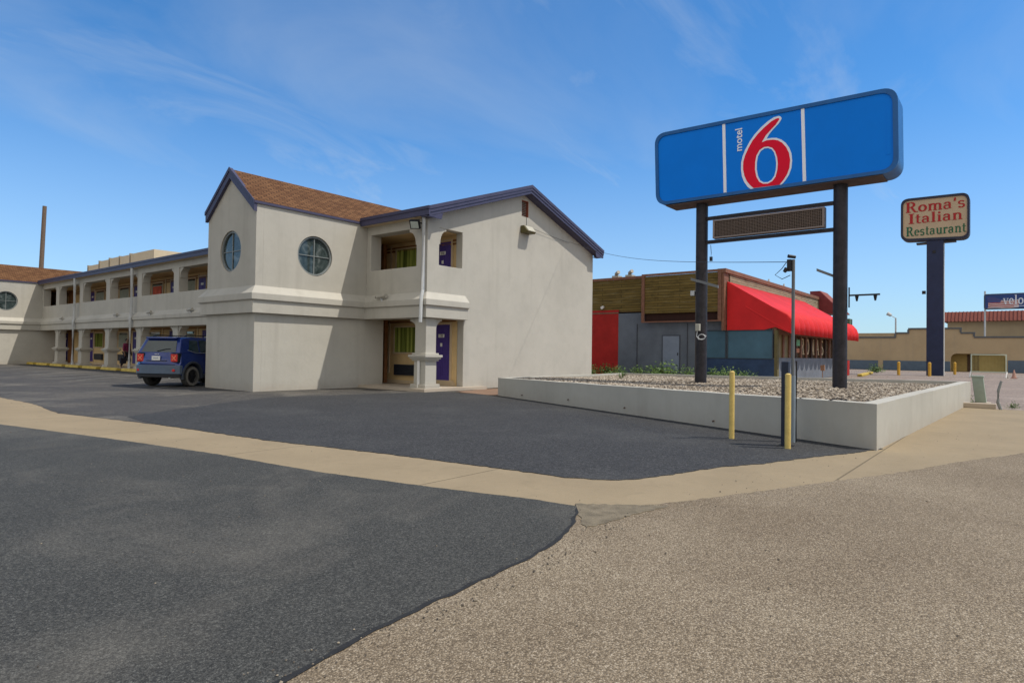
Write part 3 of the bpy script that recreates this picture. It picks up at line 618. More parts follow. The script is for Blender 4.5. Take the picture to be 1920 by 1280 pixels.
for k, lb in enumerate(('small uplight on the ledge left of the corner column', 'uplight on the wing ledge next to the near tower', 'uplight on the wing ledge above the blue parked car roof', 'uplight on the wing ledge between two downspouts', 'uplight on the wing ledge just left of the far downspout', )):
    v = (-1.08, 13.19, 17.87, 22.48, 31.87)[k]
    t_ = thing('ledge_light', lb, 'light', (3.98, v, 3.02), 'uplights along the motel ledge')
    obj('lamp_head', MB().cyl((3.98, v+.20, 3.16), (3.98, v-.28, 3.20), .055, .07, 10), M('lamp_putty', (.40, .38, .33), .6), t_)
    obj('base', MB().cyl((4.02, v-.05, 3.0), (3.99, v-.02, 3.14), .035, n=8), METG, t_); obj('lens', MB().cyl((3.98, v+.201, 3.16), (3.98, v+.23, 3.158), .05, .05, 10), BLK, t_)

# ------------------------------------------------------------------ wheel stops along the walkway
cs = None
LB = ['nearest yellow kerb stop beside the blue car', 'yellow kerb stop in front of the person', 'yellow kerb stop by the third column from the car', 'yellow kerb stop at the foot of the purple door', 'yellow kerb stop beside the far white downspout', 'second last yellow kerb stop towards the far tower', 'farthest yellow kerb stop at the shaded tower wall']
for i in range(7):
    v = 17.4+i*3.0; x = 3.5
    mb = MB().plate([(x-.16, 0), (x+.16, 0), (x+.11, .15), (x-.11, .15)], [], lambda a, b, d, v=v: (a, v+d, b+.016), 2.3)
    tag(obj('wheel_stop', mb, YELC, None, .02, loc=(x, v, .016)), LB[i], 'kerb stop', 'yellow kerb stops along the motel walkway')
    # local z offset handled by loc

# ------------------------------------------------------------------ planter with gravel bed
A, B, Cc, D = Vector((.09, -16.71)), Vector((4.58, -5.92)), Vector((12.92, -17.1)), Vector((11.4, -6.35))
zA, zB, zC, zD = .66, .55, .66, .60
pl = thing('planter', 'low grey stucco planter wall round a gravel bed under the tall blue sign', 'planter', (6, -11.5, 0))
loop = [(A, zA), (Cc, zC), (D, zD), (B, zB)]; cen = (A+B+Cc+D)/4
def inset(P, Q, Rr, d):
    e1 = (Q-P).normalized(); e2 = (Rr-Q).normalized(); n1_ = Vector((-e1.y, e1.x)); n2_ = Vector((-e2.y, e2.x)); m = (n1_+n2_)/(1+n1_.dot(n2_)); return Q+m*d
pts = [p for p, z in loop]; inn = [inset(pts[i-1], pts[i], pts[(i+1) % 4], .22) for i in range(4)]
for i in range(4):
    j = (i+1) % 4; (p, zp), (q, zq) = loop[i], loop[j]; mb = MB(); n = 14; vs = []
    for k in range(n+1):
        f = k/n; o_ = p.lerp(q, f); i_ = inn[i].lerp(inn[j], f); z = zp+(zq-zp)*f+random.uniform(-.006, .006)
        vs += [(o_.x, o_.y, -.01), (o_.x, o_.y, z), (i_.x, i_.y, z), (i_.x, i_.y, .2)]
    fs = [(k*4+a, k*4+4+a, k*4+5+a, k*4+1+a) for k in range(n) for a in range(3)]+[(0, 1, 2, 3), (n*4+3, n*4+2, n*4+1, n*4)]
    mb.add(vs, fs); obj('wall', mb, STU2, pl)
# weep holes, small scars
mb = MB()
for f, z in ((.13, .13), (.33, .17), (.52, .15), (.74, .12)):
    q = B.lerp(A, f); d = (A-B).normalized(); nn = Vector((-d.y, d.x)) if Vector((-d.y, d.x)).dot(cen-B) < 0 else Vector((d.y, -d.x)); q = q+nn*.01
    mb.cyl((q.x, q.y, z), (q.x+nn.x*.03, q.y+nn.y*.03, z-.01), .015, n=8)
obj('weep_pipe', mb, M('weep_rust', (.12, .08, .06), .8), pl)
t = NT('gravel_stones')
vo = t.add('ShaderNodeTexVoronoi', Scale=17.0); t.l.new(t.t.outputs['Object'], vo.inputs['Vector']); sp_ = t.add('ShaderNodeSeparateColor'); t.l.new(vo.outputs['Color'], sp_.inputs[0])
cgr = t.ramp(sp_.outputs[0], [(0, (.11, .09, .07)), (.4, (.21, .17, .13)), (.75, (.33, .275, .215)), (1, (.48, .42, .34))]); cgr = t.mix(t.ramp(vo.outputs['Distance'], [(.3, (0, 0, 0)), (.7, (.9, .9, .9))]), cgr, (.05, .04, .035)); t.bump(t.math('SUBTRACT', 1.0, vo.outputs['Distance']), 1, .04)
GRAV = t.done(cgr, .9, .2)
t = NT('loose_stone'); oi = t.add('ShaderNodeNewGeometry'); GST = t.done(t.ramp(oi.outputs['Random Per Island'], [(0, (.12, .095, .072)), (.35, (.22, .18, .138)), (.7, (.34, .285, .22)), (1, (.50, .44, .36))]), .9, .2)
mb = MB(); n = 40; vs = []
def bed(f, g_): 
    p = inn[0].lerp(inn[1], f); q = inn[3].lerp(inn[2], f); r_ = p.lerp(q, g_)
    z = .545+.02*math.sin(r_.x*1.3)*math.cos(r_.y*.9)-.04*g_; return Vector((r_.x, r_.y, z))
for a in range(n+1):
    for b in range(n+1): vs.append(bed(a/n, b/n))
mb.add(vs, [(a*(n+1)+b, (a+1)*(n+1)+b, (a+1)*(n+1)+b+1, a*(n+1)+b+1) for a in range(n) for b in range(n)])
rr = random.Random(5)
ICO = [(0, 0, 1), (.894, 0, .447), (.276, .851, .447), (-.724, .526, .447), (-.724, -.526, .447), (.276, -.851, .447), (.724, .526, -.447), (-.276, .851, -.447), (-.894, 0, -.447), (-.276, -.851, -.447), (.724, -.526, -.447), (0, 0, -1)]
ICF = [(0, 1, 2), (0, 2, 3), (0, 3, 4), (0, 4, 5), (0, 5, 1), (1, 6, 2), (2, 7, 3), (3, 8, 4), (4, 9, 5), (5, 10, 1), (6, 7, 2), (7, 8, 3), (8, 9, 4), (9, 10, 5), (10, 6, 1), (11, 7, 6), (11, 8, 7), (11, 9, 8), (11, 10, 9), (11, 6, 10)]
st = MB(); st.v = list(mb.v); st.f = list(mb.f); st.m = list(mb.m); st.mi = 1
for k in range(16000):
    p = bed(rr.random(), rr.random()); s_ = rr.uniform(.016, .038); sx, sy, sz = s_*rr.uniform(.8, 1.5), s_*rr.uniform(.7, 1.2), s_*rr.uniform(.5, .9); an = rr.uniform(0, 6.28); ca, sa = math.cos(an), math.sin(an)
    st.add([(p.x+(x*sx*ca-y*sy*sa)*rr.uniform(.85, 1.15), p.y+(x*sx*sa+y*sy*ca), p.z+.01+z*sz) for x, y, z in ICO], ICF)
struct('gravel_bed', st, [GRAV, GST], 'stuff')

# ------------------------------------------------------------------ tall blue motel sign
sg = thing('motel_sign', 'tall blue pole sign with a big red 6 on two dark round posts', 'sign', (7.3, -12.95, .5))
for v in (-14.75, -11.16):
    p = obj('post', MB().cyl((7.3, v, .3), (7.3, v, 5.75), .165, n=24), POLEB, sg, smooth=True); obj('collar', MB().cyl((7.3, v, 5.56), (7.3, v, 5.68), .10, n=16), BLK, p)
def skew(l): return l
def sround(x0a, x0b, x1a, x1b, corners, r, n=7):
    # rounded quad through 4 given corners (tl, tr, br, bl)
    o = []; k = len(corners)
    for i in range(k):
        p = Vector(corners[i]); a = Vector(corners[i-1]); b = Vector(corners[(i+1) % k]); da = (a-p).normalized(); db = (b-p).normalized()
        p0 = p+da*r; p2 = p+db*r
        for j in range(n+1): t_ = j/n; q = p0*(1-t_)**2*1.0+p*2*t_*(1-t_)*.93+p2*t_**2; s_ = (1-t_)**2+2*t_*(1-t_)*.93+t_**2; o.append((q.x/s_, q.y/s_))
    return o
crn = [(-9.85, 7.80), (-16.03, 7.67), (-16.06, 5.655), (-9.92, 5.675)]
inn_c = [(-9.95, 7.70), (-15.92, 7.575), (-15.95, 5.745), (-10.02, 5.765)]
ou = sround(0, 0, 0, 0, crn, .34); ic = sround(0, 0, 0, 0, inn_c, .28)
cab = obj('cabinet', MB().plate(ou, [ic], pu(6.9), .78), SIGNF, sg, smooth=True)
obj('face_panel', MB().plate(ic, [], pu(6.93), .6), SIGNB, sg)
obj('underside', MB().box(6.93, 7.66, -15.72, -10.22, 5.628, 5.652), M('underside_taupe', (.10, .07, .065), .8, .35, 3), sg)
obj('maintenance_plate', MB().plate(rect(-15.89, -15.80, 6.1, 7.2), [], pu(6.923), .006), SIGNB, sg)
mb = MB()
for (a, b), (c_, d_) in (((-11.908, 7.67), (-11.961, 5.766)), ((-13.94, 7.645), (-13.995, 5.737))):
    mb.plate([(a-.04, b), (a+.04, b), (c_+.04, d_), (c_-.04, d_)], [], pu(6.915), .014)
obj('white_bar', mb, SWHT, sg)
SIX_W = [(-13.357, 7.56), (-13.403, 7.535), (-13.428, 7.493), (-13.418, 7.451), (-13.358, 7.366), (-13.217, 7.238), (-13.119, 7.137), (-13.053, 7.025), (-13.183, 7.022), (-13.308, 6.997), (-13.432, 6.925), (-13.537, 6.822), (-13.625, 6.676), (-13.678, 6.52), (-13.696, 6.334), (-13.68, 6.154), (-13.621, 5.982), (-13.543, 5.866), (-13.474, 5.786), (-13.422, 5.751), (-13.369, 5.752), (-12.728, 5.767), (-12.709, 5.754), (-12.654, 5.753), (-12.569, 5.832), (-12.474, 5.981), (-12.416, 6.143), (-12.392, 6.319), (-12.394, 6.51), (-12.431, 6.676), (-12.505, 6.853), (-12.616, 7.041), (-12.745, 7.205), (-12.909, 7.359), (-13.072, 7.475), (-13.233, 7.551)]
SIX_R = [(-13.34, 7.505), (-13.368, 7.493), (-13.372, 7.465), (-13.288, 7.353), (-13.146, 7.225), (-13.029, 7.109), (-12.93, 6.951), (-13.057, 6.982), (-13.219, 6.968), (-13.344, 6.924), (-13.45, 6.839), (-13.547, 6.71), (-13.617, 6.549), (-13.648, 6.361), (-13.632, 6.163), (-13.577, 6.007), (-13.491, 5.875), (-13.387, 5.759), (-12.728, 5.774), (-12.644, 5.859), (-12.549, 5.988), (-12.482, 6.151), (-12.447, 6.329), (-12.451, 6.519), (-12.497, 6.683), (-12.58, 6.858), (-12.69, 7.045), (-12.837, 7.205), (-13.0, 7.34), (-13.18, 7.46), (-13.287, 7.502)]
HOLE_W = [(-13.095, 6.812), (-13.203, 6.757), (-13.275, 6.651), (-13.325, 6.493), (-13.344, 6.323), (-13.331, 6.141), (-13.288, 5.981), (-13.209, 5.883), (-13.101, 5.835), (-12.975, 5.849), (-12.874, 5.917), (-12.8, 6.061), (-12.761, 6.256), (-12.765, 6.463), (-12.795, 6.628), (-12.877, 6.763), (-12.986, 6.818)]
HOLE_B = [(-13.089, 6.774), (-13.182, 6.725), (-13.244, 6.628), (-13.287, 6.483), (-13.303, 6.327), (-13.292, 6.159), (-13.255, 6.011), (-13.187, 5.92), (-13.096, 5.875), (-12.987, 5.887), (-12.901, 5.949), (-12.838, 6.08), (-12.805, 6.259), (-12.808, 6.449), (-12.834, 6.601), (-12.904, 6.726), (-12.997, 6.778)]
six = obj('numeral', MB().plate(SIX_W, [HOLE_B], pu(6.917), .012), SWHT, sg)
obj('red_fill', MB().plate(SIX_R, [HOLE_W], pu(6.911), .0055), SRED, six)
obj('lettering', text_mb('motel', lambda a, b, d: (6.92+d, -12.41+b, 6.825+a), .27, .012, 'LEFT', .003), SWHT, sg)
rb = obj('reader_board', MB().box(7.20, 7.36, -14.41, -11.53, 4.59, 5.10), M('board_steel', (.16, .13, .12), .6), sg)
mb = MB()
for i in range(66): y = -14.36+i*.0427; mb.box(7.186, 7.194, y, y+.012, 4.62, 5.07)
for i in range(12): mb.box(7.176, 7.185, -14.38, -11.56, 4.625+i*.039, 4.634+i*.039)
obj('mesh_grille', mb, M('grille_brown', (.20, .15, .12), .6), rb)
obj('grille_back', MB().box(7.195, 7.1995, -14.38, -11.56, 4.61, 5.08), M('grille_dark', (.035, .02, .016), .8), rb)
mb = MB().plate(rect(-14.41, -11.53, 4.59, 5.10), [rect(-14.36, -11.58, 4.63, 5.06)], pu(7.155), .02); obj('board_frame', mb, M('frame_taupe', (.25, .20, .18), .6), rb)
for z in (5.19, 4.52): obj('cross_bar', MB().box(7.25, 7.35, -14.6, -11.3, z-.045, z+.045), POLEB, sg)
mb = MB().add([(7.3, -14.2, 3.575), (7.3, -14.66, 3.36), (7.3, -14.66, 3.29), (7.3, -14.2, 3.505), (7.42, -14.2, 3.575), (7.42, -14.66, 3.36), (7.42, -14.66, 3.29), (7.42, -14.2, 3.505)], [(0, 1, 2, 3), (4, 7, 6, 5), (0, 4, 5, 1), (2, 6, 7, 3), (0, 3, 7, 4), (1, 5, 6, 2)]); obj('angle_bracket', mb, M('bracket_steel', (.17, .175, .18), .5), sg)
mb = MB(); a0, b0 = Vector((7.08, -10.93, 3.52)), Vector((7.08, -11.72, 3.26))
mb.add([a0, b0, b0-Vector((0, 0, .075)), a0-Vector((0, 0, .075)), a0+Vector((.06, 0, 0)), b0+Vector((.06, 0, 0)), b0+Vector((.06, 0, -.075)), a0+Vector((.06, 0, -.075))], [(0, 1, 2, 3), (4, 7, 6, 5), (0, 4, 5, 1), (2, 6, 7, 3), (0, 3, 7, 4), (1, 5, 6, 2)]); obj('angle_bracket', mb, M('bracket_steel', (.17, .175, .18), .5), sg)
obj('junction_box', MB().box(7.02, 7.12, -11.1, -11.22, 2.0, 2.2), M('box_putty', (.36, .35, .30), .6), sg, .01); obj('junction_box', MB().box(7.2, 7.3, -10.87, -10.99, 3.02, 3.16), METG, sg, .01)
mb = MB().tube([(7.08, -11.14, 2.0), (7.06, -11.13, 1.85), (7.05, -11.2, 1.76), (7.08, -11.34, 1.78), (7.12, -11.38, 1.86), (7.1, -11.3, 1.9)], .014, 6); mb.tube([(7.05, -11.28+.1*math.cos(R(a)), 1.83+.075*math.sin(R(a))) for a in range(0, 361, 30)], .012, 6); obj('cable_coil', mb, METG, sg)
mb = MB().box(7.3, 7.35, -14.96, -14.935, 2.55, 3.05); mb.box(7.3, 7.34, -15.62, -14.96, 2.83, 2.87); obj('lamp_arm', mb, BLK, sg)
for v in (-15.12, -15.52): obj('lamp_head', MB().cyl((7.32, v, 2.83), (7.32, v, 2.7), .045, .02, 10), BLK, sg)
mb = MB().tube([(7.3, -11.42, 4.44), (7.3, -11.44, 4.2), (7.3, -11.43, 4.08)], .008, 5); mb.box(7.27, 7.33, -11.47, -11.40, 3.98, 4.10); obj('hanging_connector', mb, BLK, sg)

# ------------------------------------------------------------------ bollards, camera mast, cable
bo = thing('bollard', 'pale yellow bollard standing alone on the asphalt before the planter', 'bollard', (-.16, -14.74, .016), 'yellow bollards by the planter')
obj('pipe', MB().cyl((-.16, -14.74, 0), (-.16, -14.74, 1.06), .042, n=14), YEL, bo, smooth=True); obj('cap', MB().cyl((-.16, -14.74, 1.06), (-.16, -14.74, 1.075), .036, .02, 14), YEL, bo)
dup(bo, (-.66, -15.72, .016), 'pale yellow bollard in front of the dark post near the planter corner')
dp = thing('post', 'dark navy square post behind the yellow bollard at the planter corner', 'post', (-.42, -15.62, .016))
obj('shaft', MB().box(-.47, -.37, -15.67, -15.57, 0, 1.24), M('post_navy', (.018, .024, .045), .5, .3, 6), dp, .008); obj('base_plate', MB().box(-.52, -.32, -15.72, -15.52, .0, .02), BLK, dp)
cp = thing('camera_pole', 'slim grey mast with security cameras on top beside the planter corner', 'pole', (.09, -15.58, .016))
obj('mast', MB().cyl((.09, -15.58, 0), (.09, -15.58, 2.8), .024, n=12), M('mast_grey', (.13, .135, .14), .5), cp, smooth=True); obj('sleeve', MB().cyl((.09, -15.58, 0), (.09, -15.58, 1.02), .042, n=12), M('mast_blue_grey', (.20, .24, .28), .5), cp, smooth=True)
obj('camera_head', MB().cyl((.03, -15.52, 2.85), (.11, -15.60, 2.838), .028, .024, 12), BLK, cp, smooth=True); obj('camera_head', MB().cyl((.03, -15.5, 2.66), (.01, -15.47, 2.61), .036, .026, 12), BLK, cp, smooth=True)
obj('mount_bracket', MB().box(.03, .08, -15.56, -15.5, 2.62, 2.8), BLK, cp); obj('conduit', MB().tube([(.135, -15.62, .0), (.14, -15.62, 1.0), (.13, -15.62, 1.25)], .012, 6), BLK, cp)
CSAG = .3; P0 = Vector((9.56, VG-.06, 6.25)); P1 = Vector((12.37, VG-.05, 6.09)); P2 = Vector((.02, -15.5, 2.76))
path = [P0.lerp(P1, i/6)-Vector((0, 0, .05*math.sin(math.pi*i/12))) for i in range(7)]+[P1.lerp(P2, i/40)-Vector((0, 0, CSAG*math.sin(math.pi*i/40))) for i in range(1, 41)]
mb = MB().tube(path, .0058, 6); mb.tube([P2, P2+Vector((-.03, .06, -.1)), P2+Vector((-.1, .14, -.2)), P2+Vector((-.02, .06, -.26)), P2+Vector((.05, -.04, -.2))], .006, 5)
tag(obj('overhead_cable', mb, BLK), 'thin black cable sagging from the gable wall to the camera mast', 'cable')
mb = MB().tube([(.6, -15.55, .66), (.55, -15.75, .60), (.45, -15.95, .63), (.35, -16.15, .70), (.25, -16.3, .68)], .009, 5); tag(obj('loose_cable', mb, BLK), 'thin loose cable lying over the planter wall top near its corner', 'cable')

# ------------------------------------------------------------------ small things right of the planter
ub = thing('utility_pedestal', 'leaning pale green utility pedestal on a concrete kerb', 'utility box', (13.2, -17.35, .02)); a = MB().box(13.1, 13.36, -17.47, -17.2, .05, .78); a.xf(lambda v: (v.x-.02*v.z, v.y+.11*v.z, v.z)); obj('body', a, GRNB, ub, .012); a = MB().box(13.08, 13.38, -17.49, -17.18, .78, .83); a.xf(lambda v: (v.x-.02*v.z, v.y+.11*v.z, v.z)); obj('lid', a, GRNB, ub, .012); obj('base', MB().box(13.0, 13.46, -17.56, -17.12, 0, .05), WALKC, ub)
mb = MB().tube([(10.85, -17.85, 0), (10.86, -17.79, .2), (10.88, -17.80, .5), (10.92, -17.86, .75)], [.04, .038, .034, .028], 6); tag(obj('bent_stub_post', mb, M('stub_grey', (.22, .23, .22), .7, .3, 9), loc=(10.85, -17.82, .02)), 'bent grey metal stub post beside the low kerb', 'post')
mb = MB().box(11.0, 11.2, -17.75, -16.9, 0, .14); mb.box(11.0, 13.6, -16.9, -16.75, 0, .12); tag(obj('kerb', mb, WALKC, None, .02, loc=(11.1, -17.3, .02)), 'low grey concrete kerb below the green pedestal', 'kerb')
br = thing('barricade', 'white framed mesh barricade panel standing in the far lot', 'barricade', (47.5, -16.3, 0))
mb = MB().plate(rect(-17.34, -15.24, .38, 1.70), [rect(-17.27, -15.31, .45, 1.63)], pu(47.46), .06); obj('frame', mb, M('barricade_mint', (.50, .58, .48), .6), br)
mb = MB()
for i in range(24): mb.box(47.47, 47.49, -17.26+i*.083, -17.245+i*.083, .45, 1.63)
for i in range(14): mb.box(47.495, 47.505, -17.26, -15.32, .48+i*.085, .493+i*.085)
obj('mesh', mb, M('mesh_yellow', (.50, .42, .16), .6), br)
for v in (-15.24, -17.34):
    obj('leg', MB().tube([(47.2, v+.06, 0), (47.48, v, .42)], .05, 6), WHITE, br); obj('leg', MB().tube([(47.8, v-.06, 0), (47.52, v, .42)], .05, 6), WHITE, br)
cn = MB().box(46.85, 47.25, -17.95, -17.55, 0, .05); cn.cyl((47.05, -17.75, .05), (47.05, -17.75, .62), .15, .03, 12); tag(obj('traffic_cone', cn, M('cone_faded', (.42, .25, .20), .8, .3, 12), loc=(47.05, -17.75, 0)), 'faded cone at the right foot of the mesh barricade', 'cone')
for (u, v), lb in zip(((47.5, -10.67), (46.6, -12.78), (55.5, -13.71), (72.5, -18.05)), ('far yellow bollard left of the navy pylon', 'far yellow bollard right in front of the navy pylon', 'far yellow bollard between the navy pylon and the barricade', 'far yellow bollard at the right edge beside the barricade')):
    b_ = thing('bollard', lb, 'bollard', (u, v, 0), 'yellow bollards round the navy pylon')
    hh = 1.0 if u < 60 else 1.7; obj('pipe', MB().cyl((u, v, 0), (u, v, hh), .11, n=12), M('far_bollard_yellow', (.55, .32, .045), .6, .2), b_, smooth=True); obj('cap', MB().cyl((u, v, hh), (u, v, hh+.05), .10, .04, 12), MATS['far_bollard_yellow'], b_)
mb = MB(); rr = random.Random(9)
for i in range(9): mb.box(40+i*1.15, 40.95+i*1.15, -9.45+i*.12, -9.15+i*.12, 0, .16)
tag(obj('island_kerb', mb, YELC, None, .03, loc=(44, -9, 0)), 'row of worn yellow kerb blocks round a small island in the far lot', 'kerb')
mb = MB().cyl((12.9, -13.08, .45), (12.9, -13.08, 1.0), .012, n=6); mb.box(12.86, 12.94, -13.14, -13.02, .86, 1.05)
tag(obj('marker_stake', mb, M('stake_rust', (.28, .14, .08), .8), loc=(12.9, -13.08, .45)), 'short rusty marker stake in the gravel between the sign posts and back edge', 'stake')

# ------------------------------------------------------------------ restaurant
U0 = 24.5
ro = thing('restaurant_building', 'low dark restaurant with mossy plank front and red awning behind the planter', 'building', (28, -3, 0))
VB, V0_, UE = -8.2, -5.58, 45.5
obj('front_wall', MB().box(U0, U0+.3, VB+.3, 1.2, 0, 3.9), GREYW, ro); obj('red_wall', MB().box(U0+.02, U0+.3, 1.201, 14, 0, 4.05), REDW, ro)
obj('navy_dado', MB().box(U0-.03, U0-.001, VB+.0, -3.9, 0, 1.16), NAVYW, ro)
mb = MB().box(U0-.025, U0-.001, -1.78, -2.80, .3, 2.42); dd = obj('door', mb, M('pale_slate_door', (.20, .24, .30), .7, .15, 1.5), ro); obj('handle', MB().box(U0-.06, U0-.026, -2.74, -2.70, 1.3, 1.45), BLK, dd); obj('door_frame', MB().plate(rect(-2.86, -1.72, .28, 2.48), [rect(-2.80, -1.78, .3, 2.42)], pu(U0-.035), .034), M('slate_frame', (.07, .08, .10), .8), dd)
for a, b in ((-5.5, -4.0), (-8.0, -5.65)):
    w_ = obj('boarded_window', MB().box(U0-.02, U0-.001, a, b, 1.2, 2.68), TEALB, ro); obj('window_frame', MB().plate(rect(a-.05, b+.05, 1.165, 2.73), [rect(a, b, 1.2, 2.68)], pu(U0-.06), .058), M('frame_dark_slate', (.045, .06, .075), .7), w_)
for v in (-.1, -3.3): obj('wall_pipe', MB().cyl((U0-.03, v, .1), (U0-.03, v, 3.15), .025, n=8), M('pipe_slate', (.06, .065, .08), .7), ro)
obj('corner_post', MB().box(U0-.04, U0+.25, VB-.06, VB+.1, 0, 2.7), M('corner_olive', (.13, .11, .05), .8), ro)
mb = MB().box(U0-.45, U0-.001, -5.32, -.72, 3.74, 5.92); obj('sign_box_planks', mb, PLANK, ro)
mb = MB().box(U0-.53, U0-.451, -5.42, -5.24, 3.2, 6.06); mb.box(U0-.53, U0-.451, -.80, -.62, 3.2, 6.06); mb.box(U0-.53, U0-.451, -5.24, -.80, 5.93, 6.06); mb.box(U0-.53, U0-.451, -5.24, -.8, 3.2, 3.27); mb.box(U0-.45, U0+.2, -5.56, -5.43, 2.7, 6.05); obj('sign_box_trim', mb, BROWNT, ro)
obj('sign_box_soffit', MB().box(U0-.30, U0-.002, -5.3, -.74, 3.28, 3.73), M('soffit_maroon', (.035, .014, .010), .9), ro)
mb = MB().box(U0+.06, U0+.4, -.6, 14, 3.92, 5.9); obj('upper_planks', mb, PLANK, ro); mb = MB().box(U0-.02, U0+.059, -.6, 14, 5.9, 6.06); mb.box(U0-.0, U0+.0585, -.6, 14, 3.82, 3.91); obj('plank_coping', mb, BROWNT, ro)
# long side above the awning
mb = MB().box(U0+.4, UE, V0_, V0_+.3, 2.6, 5.86); obj('side_parapet', mb, PLANKS2, ro); mb = MB().box(U0-.5, UE, V0_-.08, V0_+.38, 5.861, 6.08); obj('coping', mb, BROWNT, ro)
obj('flat_roof', MB().box(U0+.4, UE, V0_+.3, 14, 5.3, 5.5), M('roof_grey', (.2, .19, .18), .9), ro)
# dining room under the awning
obj('dining_dado', MB().box(U0, 40.5, VB-.001, VB+.25, 0, 1.24), DADO, ro); obj('dining_head', MB().box(U0, 40.5, VB, VB+.25, 2.5, 3.3), BROWNT, ro); obj('dining_back', MB().box(U0+.3, 40.5, VB+1.6, VB+1.7, 0, 3.2), M('dining_dark', (.05, .03, .02), .9), ro)
x = U0+.12; wd = 1.16; i = 0; WT = M('window_tan', (.20, .16, .075), .35, .5, 1.6, 0)
LET = {4: 'R', 5: 'O', 6: 'M', 7: 'A', 8: 'S'}
while x+wd < 40.3:
    ww = obj('dining_window', MB().box(x, x+.24, VB+.02, VB+.2, 1.24, 2.5), BROWNT if i % 3 else M('mullion_dark', (.05, .025, .018), .8), ro)
    pn = obj('pane', MB().box(x+.24, x+wd, VB+.10, VB+.12, 1.24, 2.5), (WT if i in (0, 1) else M('pane_dark_brown', (.05, .032, .018), .2, .4, 3, 0)), ww)
    if i in LET: obj('letter', serif(LET[i], lambda a, b, d, x=x: (x+.36+a, VB+.098+d, 1.45+b), .95, .62, .006), M('letter_tan', (.62, .48, .30), .6), ww)
    if i == 3: obj('notice', MB().box(x+.3, x+1.1, VB+.06, VB+.09, 1.95, 2.3), M('notice_green', (.16, .42, .24), .6), ww); 
    if i == 3: obj('notice', MB().box(x+.35, x+1.0, VB+.06, VB+.09, 1.55, 1.8), M('notice_orange', (.5, .2, .1), .6), ww)
    x += wd; i += 1
# awning
AE = 40.4; prof_a = [(V0_, 5.40), (-8.0, 3.92), (-8.35, 3.70), (-8.66, 3.47), (-8.86, 3.22), (-8.97, 2.95), (-9.0, 2.50)]
mb = MB(); nseg = 192; rows = []
for i in range(nseg+1):
    u = U0-.05+(AE-U0+.05)*i/nseg; rb_ = abs(math.sin(math.pi*i/12))**.6; rows.append([(u, v-(.26*rb_*(0, 0, .3, .8, 1, 1, .9)[k]), z+(.13*rb_*(0, 0, .5, 1, .6, .2, -.3)[k])) for k, (v, z) in enumerate(prof_a)])
vs = [p for r_ in rows for p in r_]; np_ = len(prof_a)
mb.add(vs, [(i*np_+k, (i+1)*np_+k, (i+1)*np_+k+1, i*np_+k+1) for i in range(nseg) for k in range(np_-1)])
aw = obj('awning', mb, REDF, ro, smooth=True); so_ = aw.modifiers.new('thick', 'SOLIDIFY'); so_.thickness = .02
endp = [(V0_-.02, 2.72), (V0_-.02, 5.38), (-8.35, 3.70), (-8.66, 3.48), (-8.86, 3.22), (-8.97, 2.95), (-8.98, 2.50), (-8.15, 2.86), (-7.6, 2.72)]
obj('awning_end', MB().plate(endp[::-1], [], pu(U0-.09), .02), REDF, ro); obj('awning_end', MB().plate([(a, b) for a, b in endp][::-1], [], pu(AE-.03), .02), REDF, ro)
obj('awning_seam', MB().tube([(U0-.1, -6.6, 4.0), (U0-.1, -8.1, 3.06), (U0-.1, -8.95, 2.55)], .02, 6), M('awning_seam_red', (.75, .03, .03), .6), ro)
mb = MB().add([(44.2, V0_-.1, 6.55), (46.6, V0_-.1, 6.55), (47.0, -7.3, 4.75), (44.6, -7.3, 4.75), (44.2, V0_+.6, 6.55), (46.6, V0_+.6, 6.55), (47.0, V0_+.6, 4.75), (44.6, V0_+.6, 4.75)], [(0, 1, 2, 3), (0, 4, 5, 1), (1, 5, 6, 2), (0, 3, 7, 4), (2, 6, 7, 3), (4, 7, 6, 5)])
mn = obj('mansard_end', mb, MANS, ro); mb = MB()
for k in range(8): mb.tube([(44.3+k*.31, V0_-.12, 6.55), (44.7+k*.31, -7.32, 4.77)], .035, 5)
obj('mansard_rib', mb, M('rib_maroon', (.30, .09, .085), .6), mn)
obj('rooftop_cabinet', MB().box(46.0, 47.0, -7.5, -6.9, 3.3, 4.4), M('cabinet_green', (.10, .15, .10), .7), ro)
obj('end_wall', MB().box(40.5, 40.8, VB+.3, 0, 0, 3.3), REDW, ro); obj('rear_body', MB().box(40.8, 50, V0_+.31, 10, 0, 5.2), GREYW, ro); obj('porch_pier', MB().box(42.2, 42.9, VB+.1, VB+.6, 0, 1.1), REDW, ro)
for v, u in ((1.9, 25.2), (.95, 25.2)):
    o_ = obj('roof_vent', MB().box(u, u+.5, v-.25, v+.2, 6.061, 6.28), M('vent_galv', (.40, .36, .30), .6), ro); obj('vent_hood', MB().tube([(u+.2, v, 6.28), (u+.2, v, 6.4), (u+.05, v-.25, 6.5)], .12, 8), MATS['vent_galv'], o_)
for u in (33.4, 36.8): obj('roof_pipe', MB().cyl((u, V0_+.5, 6.0), (u, V0_+.5, 6.45), .12, .05, 8), METG, ro)
obj('wall_lamp', MB().cyl((U0-.02, 2.3, 4.25), (U0-.25, 2.25, 4.2), .09, n=10), WHITE, ro); obj('wall_lamp', MB().box(U0-.75, U0-.54, -4.2, -3.95, 4.68, 4.92), WHITE, ro)
